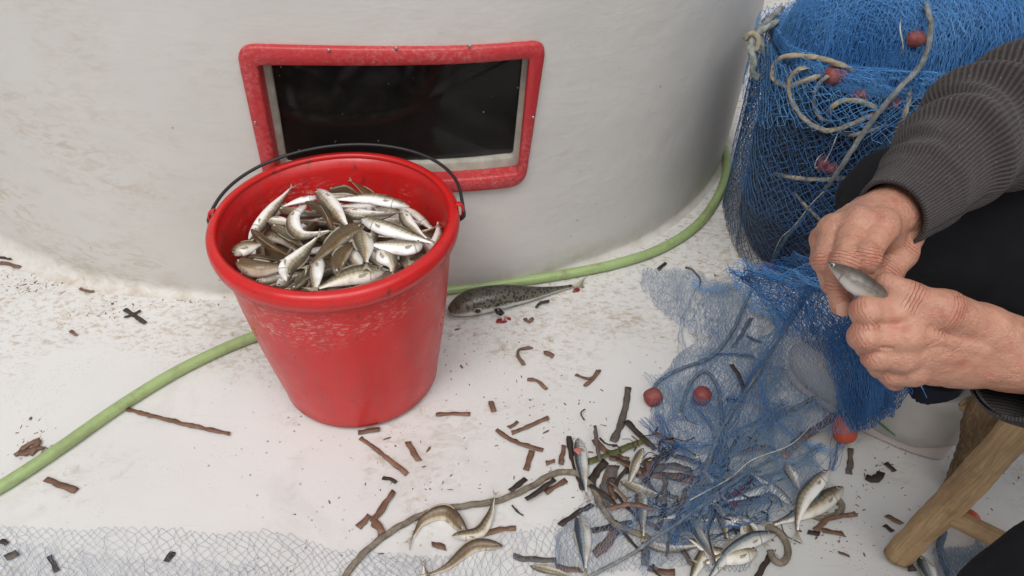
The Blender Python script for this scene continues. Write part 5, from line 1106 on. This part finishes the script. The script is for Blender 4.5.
# sweater: trunk and two sleeves with bunched folds
def trunk_fn(X):
    d = sd_cap(X, NECK - [0, 0, .05], PEL + [-.02, 0, .02], .125, .165); d = smin(d, sd_cap(X, SH_R, SH_L, .075, .075), .07); d = smin(d, sd_cap(X, NECK, NECK + [0, 0, -.06], .074, .09), .03)
    return d + .006 * vnoise(X, 14, 3)
Vt, Ft = surface_nets(trunk_fn, (.55, .25, .28), (1.2, 1.0, 1.12), .011)
def sleeve(pts, rad, folds, nseg=72, step=.0022, seed=1):
    p = spline(pts, int(arclen(pts) / step)); m = len(p); L = np.concatenate([[0], np.cumsum(np.linalg.norm(np.diff(p, axis=0), axis=1))]); r = np.interp(L, [a for a, _ in rad], [b for _, b in rad])
    t, s, u = frames(p); th = np.linspace(0, 2 * np.pi, nseg, endpoint=False); Lg, T = np.meshgrid(L, th, indexing='ij')
    q = np.stack([Lg.ravel() * 30, np.cos(T).ravel() * 1.2, np.sin(T).ravel() * 1.2], 1); disp = .0020 * vnoise(q, 1.0, seed) * (Lg.ravel() > .03); disp = disp.reshape(m, nseg)
    for s0, tilt, h, w, a0 in folds:                                                                # a fold is a ridge round part of the arm with a sharp lower side
        c_ = s0 + tilt * np.cos(T - a0) + .006 * vnoise(np.stack([np.cos(T).ravel() * 1.5, np.sin(T).ravel() * 1.5, np.full(T.size, s0 * 50)], 1), 1.0, seed + 7).reshape(m, nseg); z = (Lg - c_) / w
        disp += 1.3 * h * np.where(z < 0, np.exp(-(z * 2.6) ** 2), np.exp(-(z * 1.0) ** 2)) * (.42 + .58 * np.cos(T - a0))
    rr = r[:, None] + disp; V = p[:, None] + s[:, None] * (np.cos(th)[None] * rr)[..., None] + u[:, None] * (np.sin(th)[None] * rr)[..., None]
    Vi = p[:6, None] + s[:6, None] * (np.cos(th)[None] * (r[:6, None] - .0035))[..., None] + u[:6, None] * (np.sin(th)[None] * (r[:6, None] - .0035))[..., None]   # turned in cuff edge
    V = np.concatenate([Vi[::-1], V], 0); mm = m + 6
    return V.reshape(-1, 3), [grid_faces(mm, nseg, True)], np.repeat(np.concatenate([L[:6][::-1], L]), nseg), np.tile(np.arange(nseg) / nseg, mm)
pR = [P(891, 214, .672), P(906, 203, .682), P(930, 182, .694), P(966, 152, .716), P(1010, 124, .748), EL_R, (EL_R + SH_R) / 2 + [.02, .01, 0], SH_R]
slR = sleeve(pR, [(0, .0315), (.012, .0335), (.03, .036), (.045, .040), (.10, .045), (.16, .050), (.24, .057), (.5, .070)],
    [(.046, .004, .0035, .010, 2.2), (.064, .012, .0050, .016, 2.9), (.086, .016, .0115, .020, 1.5), (.118, .020, .0085, .016, 2.6), (.146, .012, .019, .022, 1.2), (.195, .014, .018, .022, 1.4), (.235, .01, .014, .025, 1.5)], seed=3)
pL = [P(1020, 374, .632), P(1042, 380, .637), np.array([.52, .385, .555]), EL_L, (EL_L + SH_L) / 2 + [.02, -.02, 0], SH_L]
slL = sleeve(pL, [(0, .0385), (.02, .041), (.05, .046), (.2, .055), (.5, .07)], [(.05, .005, .004, .012, 1), (.085, .006, .007, .016, 1), (.13, .008, .008, .018, 1)], seed=9)
at_s = np.concatenate([Vt[:, 2], slR[2], slL[2]]); at_a = np.concatenate([np.arctan2(Vt[:, 1] - .62, Vt[:, 0] - .85) / 6.283 * 4 % 1.0, slR[3], slL[3]])
Vj, Fj = join([(Vt, [Ft]), (slR[0], slR[1]), (slL[0], slL[1])]); o = link('sweater', mesh_np('sweater', Vj, Fj, {'s': at_s, 'a': at_a}), M['sweater_wool']); under(o, person)
# trousers
KN_R, AN_R = P(906, 214, .92), np.array([.625, .790, .175]); HP_R, HP_L = np.array([.90, .68, .43]), np.array([.86, .52, .45]); KN_L, AN_L = P(1064, 640, .545), np.array([.53, .33, .12])
def trou_fn(X):
    d = smin(sd_cap(X, HP_R, HP_L, .115, .115), sd_cap(X, HP_R, KN_R, .138, .074), .05); d = smin(d, sd_cap(X, HP_L, KN_L, .100, .066), .05); d = smin(d, sd_cap(X, PEL, PEL + [0, 0, .08], .14, .14), .05)
    d = smin(d, sd_cap(X, KN_R, AN_R, .064, .042), .03); d = smin(d, sd_cap(X, KN_L, AN_L, .064, .048), .03)
    w = vnoise(X * [1, 1, 1.6], 16, 5) + .5 * vnoise(X, 34, 6)
    return d + .0075 * w
V, f = surface_nets(trou_fn, (.26, .12, .06), (1.12, .92, .74), .0085); under(link('trousers', mesh_np('trousers', V, f), M['trousers']), person)
# shoes: sole, upper, pull tab
def shoe(heel, toe, stripe=True, scale=1.0):
    heel, toe = np.asarray(heel, float), np.asarray(toe, float); ax = nrm((toe - heel) * [1, 1, 0]); L = np.linalg.norm((toe - heel)[:2]) / 1.14; sd_ = np.array([-ax[1], ax[0], 0]); Mx = np.array([ax, sd_, [0, 0, 1]])
    loc = lambda X: (X - heel) @ Mx.T / 1.14
    def up(X):
        q = loc(X); d = smin(sd_ell(q, (.055, 0, .050), (.068, .038, .050)), sd_ell(q, (L - .085, 0, .040), (.095, .045, .044)), .04); d = smin(d, sd_cap(q, (.045, 0, .05), (.030, 0, .098), .040, .034), .02)
        d = smin(d, sd_cap(q, (.004, 0, .05), (-.004, 0, .112), .020, .014), .02)
        d = smax(d, q[:, 2] - (.108 + .012 * np.clip(-(q[:, 0] - .03) / .04, -1, 1)), .006); d = smax(d, -(sd_cap(q, (.046, 0, .075), (.040, 0, .16), .026, .034)), .004); d = smax(d, .016 - q[:, 2], .004)
        return d + .0012 * vnoise(X, 50, 3)
    def so(X):
        q = loc(X); w = np.abs(q[:, 1]) - (.036 + .008 * np.sin(np.clip(q[:, 0] / L, 0, 1) * 3.0)); e = np.maximum(-q[:, 0] - .006, q[:, 0] - L) ; r2 = smax(sd_ell(q * [1, 1, 0], (L / 2 - .004, 0, 0), (L / 2 + .008, .050, 1)), w, .03)
        return smax(smax(r2, q[:, 2] - (.030 + .008 * np.clip(1 - q[:, 0] / .08, 0, 1)), .006), .0012 - q[:, 2], .003) + .0007 * vnoise(X, 80, 4)
    lo = np.minimum(heel, toe) - [.07, .07, .0]; hi = np.maximum(heel, toe) + [.07, .07, .15]; lo[2] = -.006
    V, f = surface_nets(up, lo, hi, .0042); a = under(link('shoe', mesh_np('shoe', V, f), M['shoe_upper']), person)
    V, f = surface_nets(so, lo, hi, .0042); s_ = link('sole', mesh_np('sole', V - np.array(person.location), f), M['shoe_sole']); s_.parent = a
    w = lambda x, y, z: heel + (ax * x + sd_ * y + np.array([0, 0, z])) * 1.14
    p = spline([w(-.010, -.004, .076), w(-.024, -.004, .084), w(-.027, 0, .094), w(-.018, .004, .100), w(-.010, .006, .096)], 16); V, f = loft(p, .0035, .008, n=8, up=sd_); t_ = link('pull_tab', mesh_np('pull_tab', V - np.array(person.location), f), M['shoe_upper']); t_.parent = a
    if stripe:
        p = spline([w(.052, .0445 * STS, .034), w(.070, .0465 * STS, .040), w(.092, .0450 * STS, .046)], 12); V, f = loft(p, .0022, .0014, n=6); t_ = link('green_mark', mesh_np('green_mark', V - np.array(person.location), f), M['shoe_green']); t_.parent = a
STS = 1
shoe(D(938, 452, 0), D(790, 372, 0)); shoe((.655, .345, 0), (.40, .30, 0), False)
# socks
V, f = loft(spline([AN_R + [.0, 0, .02], AN_R + [.006, -.004, -.10]], 8), .034, n=20); under(link('sock', mesh_np('sock', V, f), M['sock']), person)

# ------------------------------------------------------------------ the fish being picked from the net
o = fish([P(827, 262, .612), P(845, 274, .603), P(864, 287, .600), P(884, 299, .606), P(900, 308, .618)], .0175, 66, 'fish_grey', 'fish', .9, -1, tail=0, dorsal=False, FHp=np.array([.05, .16, .36, .60, .80, 1.0, 1.0, .9, .75, .6, .45, .35, .3]), FWp=np.array([.05, .18, .40, .64, .84, 1.0, 1.0, .9, .7, .5, .3, .2, .1])); tag(o, 'small grey fish pinched between the two hands', 'fish')

# ------------------------------------------------------------------ wooden stool
stool = empty('wooden_stool', (.78, .62, 0)); tag(stool, 'rough weathered wooden stool with splayed legs under the seated person', 'stool')
def log(name, pts, r, n=22, flat=.82, seed=1, parent=stool, mat='wood', rough=1.0):
    p = spline(pts, max(10, int(arclen(pts) / .006))); m = len(p); rr = np.interp(np.linspace(0, 1, m), np.linspace(0, 1, len(r)), r); L = np.concatenate([[0], np.cumsum(np.linalg.norm(np.diff(p, axis=0), axis=1))])
    V, f = loft(p, rr, rr * flat, n=n, up=(.2, -.8, .5)); c = np.repeat(p, n, 0); V = c + (V - c) * (1 + rough * (.07 * vnoise(V, 18, seed) + .05 * vnoise(V, 60, seed + 1) + .04 * vnoise(V, 150, seed + 2)))[:, None]
    V[:, 2] = np.maximum(V[:, 2], .0012); o = link(name, mesh_np(name, V, f, {'s': np.repeat(L, n), 'a': np.tile(np.arange(n) / n, m)}), M[mat]); return under(o, parent)
A0, A1 = D(897, 557, .004), np.array([.690, .630, .40])
log('leg', [A0, D(960, 492, .135), D(1030, 418, .27), A1], (.0205, .0232, .0242, .024), seed=2)
log('leg', [D(958, 486, .003), D(978, 440, .12), D(1002, 385, .27), np.array([.74, .74, .40])], (.022, .024, .025, .024), seed=6, mat='bark', rough=2.2)
sA, sB = D(938, 510, .095), D(1012, 546, .100); sE = sA + (sB - sA) * 4.2
log('leg', [sE * [1, 1, 0] + [.03, -.01, .003], sE + [0, .0, .05], np.array([1.0, .50, .40])], (.025, .026, .026), seed=9); log('leg', [np.array([1.12, .80, .003]), np.array([1.06, .76, .2]), np.array([1.0, .73, .40])], (.025, .026, .026), seed=12)
log('stretcher', [sA, sB, sE], (.0125, .013, .0125), n=14, seed=15)
log('stretcher', [D(965, 401, .20), D(1000, 409, .20), np.array([1.03, .74, .21])], (.011, .011), n=14, seed=18)
n = 20; V, f = join([loft(spline([np.array([.63 + .085 * k, .52, .415]), np.array([.63 + .085 * k, .82, .415])], 8), .040, .013, n=10) for k in range(1)])
for k in range(5):
    V, f = loft(spline([np.array([.665 + .083 * k, .47, .412]), np.array([.665 + .083 * k, .82, .412])], 10), .040, .012, n=12); o = link('seat_board', mesh_np('seat_board', V, f, {'s': V[:, 1], 'a': V[:, 0] * 3}), M['wood']); under(o, stool)

# ------------------------------------------------------------------ net gathered over the leg and hanging from the hands
lp = tag(empty('fishing_net', (*D(850, 360)[:2], 0)), 'dense dark blue net drawn up from the deck over the leg towards the hands', 'fishing net')
def sheet(cs, seed, amp, bulge=(0, 0, 0)):
    c = [D(x, y, z) for x, y, z in cs]
    def f(u, v):
        b = (c[0][None] * ((1 - u) * (1 - v))[:, None] + c[1][None] * (u * (1 - v))[:, None] + c[2][None] * (u * v)[:, None] + c[3][None] * ((1 - u) * v)[:, None]); p = b.copy(); p[:, 0] += seed
        b = b + vnoise3(p, 9, seed) * amp + vnoise3(p, 26, seed + 3) * amp * .4 + vnoise3(p, 70, seed + 5) * amp * .12 + np.asarray(bulge)[None] * (np.sin(np.pi * u) * np.sin(np.pi * v))[:, None]; b[:, 2] = np.maximum(b[:, 2], .003); return b
    return f
lay = []
for k in range(4): lay.append((*net_edges(sheet([(718, 268, .03), (905, 262, .36), (935, 405, .20), (770, 330, .012)], 70 + k * 3, .026, (0, 0, .02 + .006 * k)), 36, 33, ragged(30 + k, .10), seed=70 + k, jit=.45), .00062))
netting('dense_netting', lay[:2], 'net_mid', lp); netting('dense_netting', lay[2:], 'net_bright', lp)
lay = [(*net_edges(sheet([(820, 318, .16), (925, 322, .30), (888, 408, .14), (836, 448, .012)], 90 + k * 3, .016, (0, 0, .02)), 32, 32, ragged(40 + k, .10), seed=90 + k, jit=.45), .00060) for k in range(4)]
netting('dense_netting', lay, 'net_mid', lp)
lay = [(*net_edges(sheet([(755, 325, .07), (845, 325, .12), (862, 440, .07), (745, 445, .012)], 110 + k * 3, .010, (0, 0, .03)), 36, 40, ragged(50 + k, .12), seed=110 + k, jit=.5), .00042) for k in range(1)]
netting('clear_netting', lay, 'net_clear', lp)
